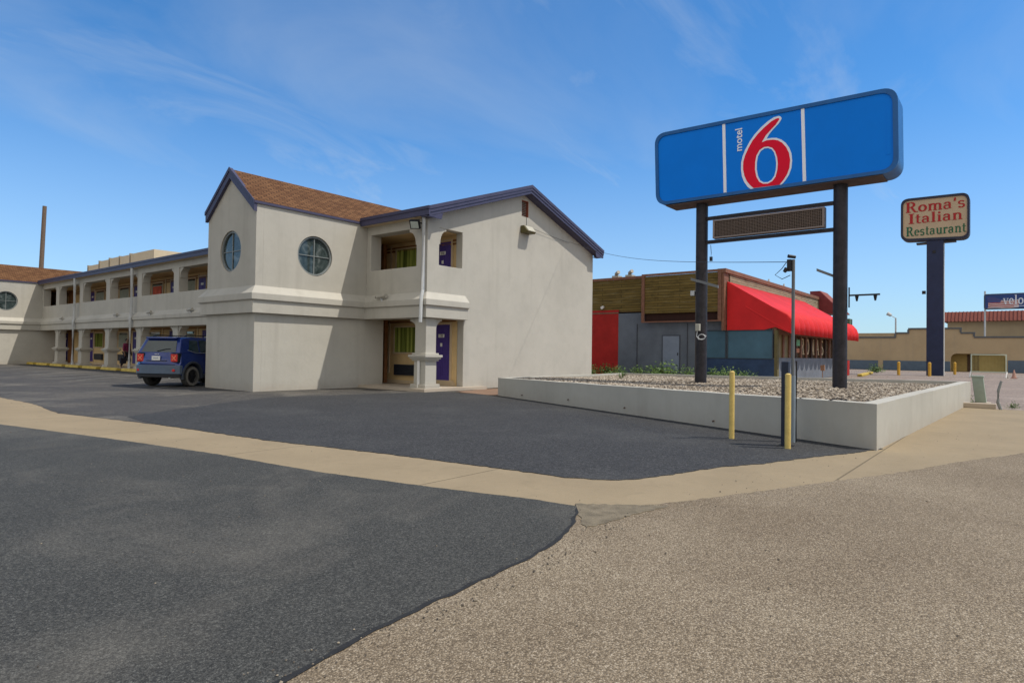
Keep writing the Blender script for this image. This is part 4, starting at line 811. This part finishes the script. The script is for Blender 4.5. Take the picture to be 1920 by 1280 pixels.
# low leafy weeds in front of it
def weed(u, v, s, lb, grp, seed, n=150):
    rr = random.Random(seed); mb = MB()
    for k in range(n):
        a = rr.uniform(0, 6.28); el = rr.uniform(.2, 1.45); l = s*rr.uniform(.45, 1.0); d = Vector((math.cos(a)*math.cos(el), math.sin(a)*math.cos(el), math.sin(el)))
        p = Vector((u+rr.uniform(-.25, .25)*s, v+rr.uniform(-.4, .4)*s, 0)); q = p+d*l; sd = d.cross(Vector((0, 0, 1))).normalized()
        for j in range(3):
            c_ = p.lerp(q, .35+.32*j); wv = Vector((rr.uniform(-1, 1), rr.uniform(-1, 1), rr.uniform(-.3, .8))).normalized(); ln = s*rr.uniform(.10, .2); w2 = wv.orthogonal().normalized()*ln*.26
            mb.add([c_, c_+wv*ln*.5+w2, c_+wv*ln, c_+wv*ln*.5-w2], [(0, 1, 2, 3)])
    t_ = thing('weed_plant', lb, 'plant', (u, v, 0), grp); obj('foliage', mb, LEAF, t_)
    sm = MB()
    for k in range(7): a = k*.9; sm.tube([(u+.1*math.cos(a)*s, v+.15*math.sin(a)*s, 0), (u+.22*math.cos(a)*s, v+.3*math.sin(a)*s, .55*s)], .014*s, 5)
    obj('stem', sm, M('stem_green', (.10, .12, .04), .8), t_)
WL = [(1.9, .85, 'low leafy weed clump at the motel corner against the red wall'), (1.0, 1.0, 'low leafy weed clump before the joint of red and grey wall'), (-.2, .9, 'low leafy weed clump before the grey wall left of the pale door'), (-1.3, .95, 'low leafy weed clump just left of the pale door'), (-2.2, 1.05, 'bushy weed clump in front of the pale door'), (-3.2, 1.25, 'tallest weed clump right of the pale door'), (-4.3, .85, 'leafy weed clump left of the left sign post'), (-5.5, .9, 'leafy weed clump right behind the left sign post'), (-6.6, 1.0, 'leafy weed clump before the teal boarded window'), (-7.3, .8, 'rightmost leafy weed clump before the navy wall')]
for k, (v, s, lb) in enumerate(WL): weed(22.4+.5*math.sin(k*2.1), v, s*.82, lb, 'weeds along the restaurant wall', k+20)
weed(54.5, -8.0, .85, 'dark bushy plant on the yellow kerbed island', 'island plants', 55)
weed(.62, -16.35, .16, 'tiny green weed at the foot of the planter wall corner', 'weeds at the planter', 56, 60)
weed(12.9, -17.0, .3, 'low dry weed under the green utility pedestal', 'weeds at the pedestal', 57, 70)
weed(11.6, -18.1, .22, 'low weed beside the bent stub post', 'weeds at the pedestal', 58, 60)
for p, sd in ((Vector((10.4, -7.0)), 60), (Vector((8.6, -7.9)), 61)):
    mb = MB(); rr = random.Random(sd)
    for k in range(26):
        a = rr.uniform(0, 6.28); b = Vector((p.x+.05*math.cos(a), p.y+.05*math.sin(a), .52)); tp = b+Vector((.1*math.cos(a), .1*math.sin(a), rr.uniform(.12, .26))); sd_ = Vector((-math.sin(a), math.cos(a), 0))*.012; mb.add([b-sd_, b+sd_, tp], [(0, 1, 2)])
    tag(obj('weed_sprig', mb, LEAF, loc=(p.x, p.y, .52)), 'small sprig in the gravel nearest the motel end wall' if sd == 60 else 'small dark sprig in the gravel left of the sign posts', 'plant')

# ------------------------------------------------------------------ restaurant pylon sign
pyl = thing('restaurant_sign', 'cream rounded Italian restaurant sign on a broad navy pylon', 'sign', (49.6, -12.85, 0))
obj('pylon', MB().box(49.3, 50.0, -13.41, -12.30, 0, 10.6), BLUEP, pyl); obj('corner_strip', MB().box(49.45, 49.95, -13.44, -13.411, 0, 10.5), METG, pyl)
ou = sround(0, 0, 0, 0, [(-10.55, 14.12), (-15.06, 14.05), (-15.06, 10.52), (-10.55, 10.72)], .55); ic = sround(0, 0, 0, 0, [(-10.70, 13.94), (-14.92, 13.87), (-14.92, 10.70), (-10.70, 10.9)], .45)
obj('frame', MB().plate(ou, [ic], pu(49.2), 1.0), M('sign_frame_navy', (.022, .026, .05), .5), pyl, smooth=True); obj('face', MB().plate(ic, [], pu(49.28), .8), CREAM, pyl); obj('mounting_plate', MB().box(49.4, 50, -14.2, -11.6, 10.4, 10.52), BLK, pyl)
obj('lettering', serif("Roma's", lambda a, b, d: (49.275+d, -10.88-a, 12.97+b-a*.004), .82, 3.95, .015), TRED, pyl)
obj('lettering', serif("Italian", lambda a, b, d: (49.275+d, -11.05-a, 12.06+b-a*.004), .80, 3.6, .015), TRED, pyl)
obj('lettering', serif("Restaurant", lambda a, b, d: (49.275+d, -10.92-a, 11.08+b-a*.008), .74, 3.95, .015), TGRN, pyl)
obj('lamp_box', MB().box(49.1, 49.29, -12.26, -12.02, 6.4, 6.65), BLK, pyl); obj('pylon_hook', MB().box(49.25, 49.299, -12.9, -12.7, 9.6, 9.8), BLK, pyl)

# ------------------------------------------------------------------ far buildings
fb_ = thing('beige_building', 'long beige building with stepped parapet and blue grey base band', 'building', (72, -11, 0))
outl = [(-2.0, 0), (-2.0, 4.08), (-3.0, 4.08), (-3.0, 3.57), (-7.05, 3.57), (-7.05, 4.04), (-8.3, 4.04), (-8.3, 4.5), (-13.05, 4.5), (-13.05, 4.0), (-14.2, 4.0), (-14.2, 3.55), (-40, 3.55), (-40, 0)]
arch = [(-12.2, 0), (-12.2, 1.35)]+[(-12.7+.5*math.cos(R(a)), 1.4+.5*math.sin(R(a))) for a in range(0, 91, 15)]+[(-16.3+.5*math.cos(R(a)), 1.4+.5*math.sin(R(a))) for a in range(90, 181, 15)]+[(-16.8, 0)]
i0 = outl[::-1]; full = [p for p in outl if p[1] > 0 or p[0] > -3]+[(-40, 0), (-16.8, 0)]+arch[::-1][1:-1]+[(-12.2, 0)]
obj('front_wall', MB().plate(full[::-1], [], pu(72), .4), BEIGE, fb_)
mb = MB(); pp = [p for p in outl if p[1] > 0]
for a, b in zip(pp, pp[1:]):
    if a[1] == b[1]: mb.box(71.9, 72.45, b[0]-.1, a[0]+.0, a[1]+.001, a[1]+.17)
    else: mb.box(71.9, 71.999, a[0]-.1, a[0]+.08, min(a[1], b[1])+.171, max(a[1], b[1]))
obj('parapet_cap', mb, CAPB, fb_)
mb = MB().box(71.95, 71.999, -5.4, -2.0, 0, 1.05); mb.box(71.95, 71.999, -12.15, -5.9, 0, 1.05); mb.box(71.95, 71.999, -30, -17.0, 0, 1.25); obj('base_band', mb, BANDB, fb_)
obj('porch_wall', MB().box(73.6, 73.8, -20, -11, 0, 3.3), M('porch_ochre', (.46, .33, .12), .8), fb_); obj('porch_door', MB().box(73.5, 73.59, -14.6, -13.55, 0, 1.8), M('porch_dark_door', (.10, .06, .035), .8), fb_)
obj('side_body', MB().box(72.5, 84, -40, -2.0, 0, 3.3), BEIGE, fb_) if False else None
obj('roof_deck', MB().box(72.5, 84, -40, -2.0, 3.2, 3.3), MATS['roof_grey'], fb_)
rr_ = thing('red_roof_building', 'far tan building with red tiled mansard roof behind the beige one', 'building', (86, -25, 0))
obj('wall', MB().box(86, 96, -60, -10.8, 0, 6.0), BEIGE, rr_); mb = MB().add([(85.3, -10.4, 5.95), (85.3, -60, 5.95), (86.6, -60, 7.2), (86.6, -10.4, 7.2), (96, -60, 7.2), (96, -10.4, 7.2), (96, -10.4, 5.95), (96, -60, 5.95)], [(0, 1, 2, 3), (3, 2, 4, 5), (0, 3, 5, 6), (1, 7, 4, 2), (0, 6, 7, 1)]); mb2 = MB(); 
mans = obj('mansard_roof', mb, TILE, rr_)
for k in range(60): y = -10.5-k*.38; mb2.tube([(85.27, y, 5.97), (86.57, y, 7.2)], .07, 5)
obj('tile_rib', mb2, M('tile_rib_red', (.16, .045, .033), .8), mans)
low = MB().box(90, 96, -4.9, .2, 0, 4.75); tag(obj('low_far_building', low, BEIGE, loc=(93, -2, 0)), 'plain far beige block showing just above the stepped parapet', 'building')
vs_ = thing('banner_sign', 'blue roof sign with a flag picture cut by the right frame edge', 'sign', (80, -17, 0))
obj('mast', MB().cyl((80.1, -14.80, 0), (80.1, -14.80, 9.1), .09, n=10), METG, vs_); obj('mast', MB().cyl((80.1, -22.6, 0), (80.1, -22.6, 8.9), .09, n=10), METG, vs_)
obj('cabinet', MB().plate(rrect(-22.8, -14.7, 7.0, 8.75, .25), [], pu(79.9), .5), M('banner_frame', (.06, .08, .12), .5), vs_); obj('face', MB().plate(rrect(-22.65, -14.85, 7.1, 8.62, .2), [], pu(79.86), .038), M('banner_blue', (.02, .055, .20), .4, .25, .5), vs_)
mb = MB()
for k in range(5):
    for i in range(8): a = -15.1-i*.34; dz = .05*math.sin(i*.9); mb.add([(79.845, a, 7.14+k*.19+dz), (79.845, a-.34, 7.14+k*.19+.05*math.sin((i+1)*.9)), (79.845, a-.34, 7.23+k*.19+.05*math.sin((i+1)*.9)), (79.845, a, 7.23+k*.19+dz)], [(0, 1, 2, 3)])
mb.box(79.83, 79.855, -17.3, -15.0, 7.105, 7.13); obj('flag_white', mb, M('flag_pale', (.6, .52, .50), .6), vs_)
mb = MB()
for k in range(4):
    for i in range(8): a = -15.1-i*.34; dz = .05*math.sin(i*.9); mb.add([(79.846, a, 7.235+k*.19+dz), (79.846, a-.34, 7.235+k*.19+.05*math.sin((i+1)*.9)), (79.846, a-.34, 7.325+k*.19+.05*math.sin((i+1)*.9)), (79.846, a, 7.325+k*.19+dz)], [(0, 1, 2, 3)])
obj('flag_red', mb, M('flag_red', (.42, .07, .06), .6), vs_); obj('flag_canton', MB().add([(79.84, -14.98, 8.4), (79.84, -15.7, 8.35), (79.84, -16.3, 8.05), (79.84, -16.2, 7.75), (79.84, -15.1, 7.75)], [(0, 1, 2, 3, 4)]), M('flag_navy', (.06, .07, .20), .6), vs_)
obj('lettering', serif('velo', lambda a, b, d: (79.85+d, -16.42-a, 7.5+b), 1.05, 1.85, .02), M('banner_white', (.66, .68, .74), .5), vs_)
obj('rule_line', MB().box(79.84, 79.859, -22, -17.4, 7.28, 7.34), MATS['banner_white'], vs_)
fl_ = thing('street_lamp', 'distant grey street lamp with tilted head above the beige parapet', 'street lamp', (90, -4.65, 0)); obj('pole', MB().cyl((90, -4.65, 0), (90, -4.65, 6.8), .13, .10, 10), METG, fl_, smooth=True); obj('arm', MB().tube([(90, -4.65, 6.75), (90, -4.3, 7.0), (90, -4.0, 7.2)], .05, 6), METG, fl_); obj('lamp_head', MB().cyl((90, -4.1, 7.15), (90, -3.65, 7.45), .20, .26, 10), METG, fl_)
wp = MB().cyl((11.8, 67.6, 0), (12.0, 66.8, 16.9), .27, .20, 12); tag(obj('wooden_pole', wp, WOODP, loc=(11.8, 67.6, 0), smooth=True), 'tall bare wooden pole behind the far roof on the left', 'pole')
sb = thing('stepped_building', 'pale building with sawtooth stepped parapets behind the motel wing', 'building', (28, 84, 0)); CRM = M('pale_stepped_wall', (.56, .47, .33), .8, .1)
SB = [(94.36, 89.9, 13.75), (89.69, 85.9, 14.1), (85.71, 82.1, 14.2), (81.92, 78.3, 14.15), (78.15, 70.5, 14.2)]
for a, b, z in SB: p_ = obj('parapet_block', MB().box(25, 32, b, a, 0, z), CRM, sb); obj('coping', MB().box(24.9, 32.1, a+.001, a+.18, z-1.5, z+.12), M('coping_grey', (.25, .22, .18), .8), p_)

# ------------------------------------------------------------------ parked car (local: x forward from rear bumper, y left, z up)
car = thing('parked_car', 'dark blue compact off-road car parked nose-in beside the near tower', 'car', (0, 0, .016)); CR = R(27)
W2 = .83
def arc(cx, cz, r, a0, a1, n=14): return [(cx+r*math.cos(R(a0+(a1-a0)*i/n)), cz+r*math.sin(R(a0+(a1-a0)*i/n))) for i in range(n+1)]
def side(s): return lambda a, b, d: (a, s*(W2-d), b)
prof = [(.10, .40), (.02, .48), (.02, .74), (.07, .80), (.075, .90), (.11, 1.10), (.14, 1.15), (3.25, 1.12), (3.9, 1.02), (4.18, .88), (4.22, .55), (4.12, .33)]+arc(3.33, .36, .44, -4, 184)[0:]+[(2.84, .30), (1.25, .30)]+arc(.76, .36, .44, -4, 184)+[(.30, .40)]
def shape(v):
    # plan rounding at the four corners and slight barrel sides
    x, y, z = v; k = 0
    if x < .55: k = max(k, ((.55-x)/.55)**2.2*.16)
    if x > 3.7: k = max(k, ((x-3.7)/.52)**2*.2)
    y *= (1-k)*(1-.05*max(0, (z-.85)/.3) if z < 1.2 else 1-.05)
    return (x, y, z)
bm_ = MB().plate(prof, [], lambda a, b, d: (a, W2-d, b), 2*W2)
# subdivide the width strips so the rear can curve in plan
n0 = len(bm_.v)
body = obj('body', bm_, PAINT, car, local=True)
bmm = bmesh.new(); bmm.from_mesh(body.data); ed = [e for e in bmm.edges if abs(abs(e.verts[0].co.y-e.verts[1].co.y)-2*W2) < .01]
bmesh.ops.subdivide_edges(bmm, edges=ed, cuts=9, use_grid_fill=True)
for v in bmm.verts:
    a = abs(v.co.y)/W2
    if v.co.x < .16: v.co.x += .15*a**4
    if v.co.x > 3.95: v.co.x -= .3*a**3
    if v.co.z > .85: v.co.y *= 1-.05*min(1, (v.co.z-.85)/.3)
bmm.to_mesh(body.data); bmm.free()
bv = body.modifiers.new('bevel', 'BEVEL'); bv.width = .045; bv.segments = 3; bv.limit_method = 'ANGLE'; bv.angle_limit = R(35)
for p in body.data.polygons: p.use_smooth = True
body.data.set_sharp_from_angle(angle=R(38))
def tum(v): return (v.x, v.y*(1-.30*max(0, v.z-1.12)/.56*.62), v.z)
gprof = [(.14, 1.12), (.20, 1.22), (.36, 1.58), (.44, 1.645), (.9, 1.68), (2.0, 1.68), (2.45, 1.63), (3.15, 1.12)]
gm = MB().plate(gprof[::-1], [], lambda a, b, d: (a, .815-d, b), 1.63).xf(tum)
gh = obj('cabin', gm, PAINT, car, .05, True, local=True)
def pane(name, pts, mat_, off=.004, par=None):
    return obj(name, MB().add([Vector(p) for p in pts], [tuple(range(len(pts)))]), mat_, par or car, local=True)
CG = M('car_glass', (.012, .030, .036), .06, .4, 2, 0, spec=.9)
def rearpt(y, z): x = .20+(z-1.22)/.36*.16-.012; return (x, y*(1-.30*(z-1.12)/.56*.62), z)
rw = pane('rear_window', [rearpt(-.67, 1.16), rearpt(.67, 1.16), rearpt(.65, 1.54), rearpt(-.65, 1.54)], CG); obj('wiper', MB().tube([(.16, .05, 1.19), (.19, -.25, 1.26), (.2, -.42, 1.27)], .012, 5), BLK, rw, local=True)
for s_ in (-1, 1):
    def sp3(x, z): return (x, s_*(.815*(1-.30*(z-1.12)/.56*.62)+.006), z)
    for q in ([(.62, 1.24), (.98, 1.16), (1.08, 1.16), (1.12, 1.56), (.72, 1.56)], [(1.16, 1.16), (1.86, 1.16), (1.86, 1.57), (1.19, 1.57)], [(1.94, 1.16), (2.9, 1.16), (2.38, 1.56), (1.94, 1.57)]):
        pane('side_window', [sp3(*p) for p in q], CG)
    obj('window_trim', MB().tube([sp3(.56, 1.23), sp3(.94, 1.14), sp3(2.0, 1.13), sp3(3.0, 1.13)], .012, 5), M('trim_silver', (.45, .46, .47), .3, metal=.6), car, local=True)
    obj('roof_rail', MB().tube([(.6, s_*.60, 1.69), (.75, s_*.6, 1.735), (2.1, s_*.6, 1.735), (2.3, s_*.6, 1.68)], .02, 6), BLK, car, local=True)
    # arches
    for cx in (.76, 3.33):
        mb = MB(); oo = arc(cx, .36, .50, -12, 192, 20); ii = arc(cx, .36, .425, 192, -12, 20); mb.plate(oo+ii, [], lambda a, b, d, s_=s_: (a, s_*(W2+.035-d), b), .12); obj('wheel_arch', mb, DKPL, car, .012, local=True)
    obj('sill', MB().box(1.28, 2.84, s_*.77, s_*.855, .27, .42), DKPL, car, .02, local=True)
    for k, (cx, nm) in enumerate(((.76, 'rear'), (3.33, 'front'))):
        wh = bpy.data.objects.new('wheel', None); wh = None
        mb = MB(); n = 32; prf = [(.19, -.10), (.30, -.11), (.345, -.09), (.352, 0.0), (.345, .09), (.30, .11), (.225, .105), (.215, .08)]; vs = []
        for i in range(n):
            a = 2*math.pi*i/n
            for r_, y in prf: vs.append((cx+r_*math.cos(a), s_*(.735+y), .352+r_*math.sin(a)))
        m_ = len(prf); mb.add(vs, [(i*m_+k2, i*m_+(k2+1) % m_, ((i+1) % n)*m_+(k2+1) % m_, ((i+1) % n)*m_+k2) for i in range(n) for k2 in range(m_)])
        wo = obj('wheel', mb, RUBB, car, smooth=True, local=True)
        obj('whitewall_dust', MB().plate(disc(cx, .352, .315, 32), [disc(cx, .352, .235, 32)], lambda a, b, d, s_=s_: (a, s_*(.849-d), b), .004), M('tyre_dust', (.20, .185, .165), .9, .2, 12), wo, local=True)
        mb = MB().cyl((cx, s_*.76, .352), (cx, s_*.775, .352), .215, n=24)
        for i in range(6):
            a = i*math.pi/3; d = Vector((math.cos(a), 0, math.sin(a))); e = Vector((-math.sin(a), 0, math.cos(a))); c0 = Vector((cx, s_*.80, .352)); q = [c0+d*.05-e*.035, c0+d*.205-e*.05, c0+d*.205+e*.05, c0+d*.05+e*.035]; mb.add(q+[p-Vector((0, s_*.03, 0)) for p in q], [(0, 1, 2, 3), (0, 1, 5, 4), (1, 2, 6, 5), (2, 3, 7, 6), (3, 0, 4, 7)])
        mb.cyl((cx, s_*.77, .352), (cx, s_*.82, .352), .055, n=12); obj('rim', mb, M('rim_black', (.02, .02, .022), .35, .3, 8), wo, local=True)
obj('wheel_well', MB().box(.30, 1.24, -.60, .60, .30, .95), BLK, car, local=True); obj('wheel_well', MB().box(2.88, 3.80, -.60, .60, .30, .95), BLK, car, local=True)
def strip(name, z0, z1, xo, mat_, ys=.86, n=16, par=None, x0=None):
    mb = MB(); vs = []
    for i in range(n+1):
        y = -ys+2*ys*i/n; a = abs(y)/W2; dx = .15*a**4
        for z in (z0, z1): vs.append(((x0 if x0 is not None else .02)+dx-xo, y, z))
    b = len(vs); vs += [(x+.12, y, z) for x, y, z in vs]
    fs = [(i*2, i*2+2, i*2+3, i*2+1) for i in range(n)]+[(b+i*2, b+i*2+1, b+i*2+3, b+i*2+2) for i in range(n)]+[(i*2+1, i*2+3, b+i*2+3, b+i*2+1) for i in range(n)]+[(i*2, b+i*2, b+i*2+2, i*2+2) for i in range(n)]+[(0, 1, b+1, b), (2*n, b+2*n, b+2*n+1, 2*n+1)]
    return obj(name, mb.add(vs, fs), mat_, par or car, .015, local=True)
bp = strip('rear_bumper', .44, .73, .03, M('bumper_blue_grey', (.10, .135, .19), .4, .1, 4), .845); strip('lower_valance', .33, .438, -.01, M('valance_black', (.03, .03, .035), .7), .82); strip('tailgate_seam', .745, .765, .012, BLK, .70);  # bumper colour lightened to blue grey, painting in the gloss of dark plastic
strip('tailgate_grip', .865, .885, -.02, BLK, .4)
for s_ in (-1, 1):
    def tb(x, y0, y1, z0, z1, th=.05): return MB().box(x, x+th, s_*y0, s_*y1, z0, z1)
    tl = obj('tail_light', tb(.11, .50, .80, .82, 1.12, .17), BLK, car, .02, local=True)
    obj('lens', tb(.098, .525, .775, .845, 1.095, .02), LENSR, tl, .015, local=True)
    mb = MB(); c0 = Vector((.092, s_*.65, .97))
    for a in (45, -45): d = Vector((0, math.cos(R(a)), math.sin(R(a)))); e = Vector((0, -d.z, d.y)); q = [c0-d*.10-e*.016, c0+d*.10-e*.016, c0+d*.10+e*.016, c0-d*.10+e*.016]; mb.add([p+Vector((-.002*(a > 0), 0, 0)) for p in q], [(0, 1, 2, 3)])
    obj('cross_mark', mb, LENSC, tl, local=True)
    obj('reflector', MB().box(.04, .075, s_*.55, s_*.72, .52, .60), LENSR, car, .01, local=True)
plt = obj('licence_plate', MB().box(.045, .065, -.16, .16, .885, 1.03), WHITE, car, .006, local=True); obj('plate_marks', MB().box(.042, .0445, -.10, .10, .945, .975), M('plate_grey', (.30, .33, .40), .6), plt, local=True)
obj('brand_bar', MB().box(.085, .10, -.09, .09, 1.075, 1.10), CHR, car, .006, local=True)
obj('spoiler', MB().box(.26, .62, -.60, .60, 1.605, 1.665), PAINT, car, .02, local=True)
obj('exhaust', MB().cyl((.08, -.5, .32), (.35, -.5, .33), .035, n=10), METG, car, local=True); obj('mirror', MB().box(2.55, 2.72, -1.06, -.86, 1.10, 1.26), BLK, car, .03, local=True); obj('mirror', MB().box(2.55, 2.72, .86, 1.06, 1.10, 1.26), BLK, car, .03, local=True)
# right rear tyre contact point at (-.19, 3.70)
fx, fy = math.cos(CR), math.sin(CR); car.rotation_euler.z = CR
car.location = (-.20-(.76*fx+.735*fy), 3.74-(.76*fy-.735*fx), .008)

# ------------------------------------------------------------------ person on the walkway
PL = Vector((4.28, 21.5, .10))
pe = thing('person', 'person in a maroon top and dark trousers walking on the walkway with a dark bag', 'person', PL)
def skin_obj(name, verts, edges, rad, mat_, par, sub=2, root=0):
    me = bpy.data.meshes.new(name); me.from_pydata([Vector(v) for v in verts], edges, []); me.materials.append(mat_)
    o = bpy.data.objects.new(name, me); COL.objects.link(o); o.parent = par
    sk = o.modifiers.new('skin', 'SKIN'); sk.use_smooth_shade = True
    if not me.skin_vertices: me.skin_vertices.new() if hasattr(me.skin_vertices, 'new') else None
    for i, r_ in enumerate(rad):
        r_ = r_ if isinstance(r_, tuple) else (r_, r_); me.skin_vertices[0].data[i].radius = r_
    me.skin_vertices[0].data[root].use_root = True
    ss = o.modifiers.new('sub', 'SUBSURF'); ss.levels = sub; ss.render_levels = sub
    return o
# walks towards -y; x is sideways
V = [(0, 0, .90), (0, .0, 1.10), (0, .0, 1.30), (0, 0, 1.43), (0, -.02, 1.50), (0, -.03, 1.60), (0, -.02, 1.68),
     (.10, 0, .86), (.11, -.10, .48), (.11, -.06, .08), (.11, -.2, .035), (-.10, 0, .86), (-.11, .10, .48), (-.11, .28, .12), (-.11, .2, .035),
     (.19, 0, 1.38), (.25, .05, 1.12), (.24, -.06, .90), (.24, -.09, .82), (-.19, 0, 1.38), (-.25, -.02, 1.12), (-.24, -.08, .88), (-.24, -.1, .80)]
Ed = [(0, 1), (1, 2), (2, 3), (3, 4), (4, 5), (5, 6), (0, 7), (7, 8), (8, 9), (9, 10), (0, 11), (11, 12), (12, 13), (13, 14), (2, 15), (15, 16), (16, 17), (17, 18), (2, 19), (19, 20), (20, 21), (21, 22)]
Ra = [(.14, .11), (.12, .095), (.15, .10), (.07, .06), (.05, .05), (.075, .09), (.06, .075), .085, .06, .04, .035, .085, .06, .04, .035, .055, .042, .033, .03, .055, .042, .033, .03]
for hb_, sx in ((18, 1), (22, -1)):
    b0 = Vector(V[hb_])
    for k in range(5):
        off = (k-2)*.017; ln = (.07, .08, .085, .08, .06)[k]; i = len(V)
        V += [tuple(b0+Vector((0, off, -.03))), tuple(b0+Vector((-.012*sx, off*1.1, -.03-ln)))] if k else [tuple(b0+Vector((-.01*sx, -.04, -.015))), tuple(b0+Vector((-.025*sx, -.055, -.06)))]
        Ed += [(hb_, i), (i, i+1)]; Ra += [.010, .008]
SKINM = M('skin_brown', (.16, .09, .06), .6, .08)
skin_obj('body', V, Ed, Ra, SKINM, pe)
skin_obj('top', [V[0], V[1], V[2], (0, 0, 1.38), V[15], V[16], (.245, -.03, .98), V[19], V[20], (-.245, -.06, .96)], [(0, 1), (1, 2), (2, 3), (2, 4), (4, 5), (5, 6), (2, 7), (7, 8), (8, 9)], [(.17, .14), (.15, .125), (.175, .125), (.10, .085), .072, .058, .046, .072, .058, .046], M('maroon_cloth', (.14, .015, .05), .85, .2, 8), pe)
skin_obj('trousers', [(0, 0, .92), V[7], V[8], (.11, -.065, .11), V[11], V[12], (-.11, .27, .15)], [(0, 1), (1, 2), (2, 3), (0, 4), (4, 5), (5, 6)], [(.16, .13), .10, .075, .06, .10, .075, .06], M('dark_trousers', (.018, .017, .024), .85), pe)
skin_obj('hair', [(0, .0, 1.70), (0, .045, 1.62), (0, .05, 1.53)], [(0, 1), (1, 2)], [(.085, .085), (.09, .07), (.07, .045)], M('black_hair', (.012, .010, .010), .6), pe)
mb = MB(); 
for sx in (1, -1): mb.cyl((.027*sx, -.112, 1.615), (.027*sx, -.119, 1.615), .011, n=8)
mb.add([(-.014, -.112, 1.575), (.014, -.112, 1.575), (0, -.14, 1.58), (0, -.118, 1.61)], [(0, 1, 2), (0, 2, 3), (1, 3, 2)]); mb.box(-.024, .024, -.116, -.108, 1.548, 1.556); fo = obj('face', mb, M('face_dark', (.06, .03, .025), .6), pe, local=True)
pe.rotation_euler.z = R(25)
bgm = MB(); bgm.plate(rrect(-.20, .20, .28, .60, .06), [], lambda a, b, d: (a+0, -.08+d, b), .14); bgm.tube([(-.10, -.01, .60), (-.08, -.01, .72), (.08, -.01, .72), (.10, -.01, .60)], .012, 6)
bgm.xf(lambda v: (4.28-.30*math.cos(R(25))+.0+v.x*math.cos(R(25)), 21.5-.30*math.sin(R(25))-.08+v.y+v.x*math.sin(R(25)), v.z+.10))
tag(obj('bag', bgm, M('bag_black', (.02, .022, .035), .7), loc=(4.0, 21.4, .4)), 'dark carrier bag held by the person on the walkway', 'bag')
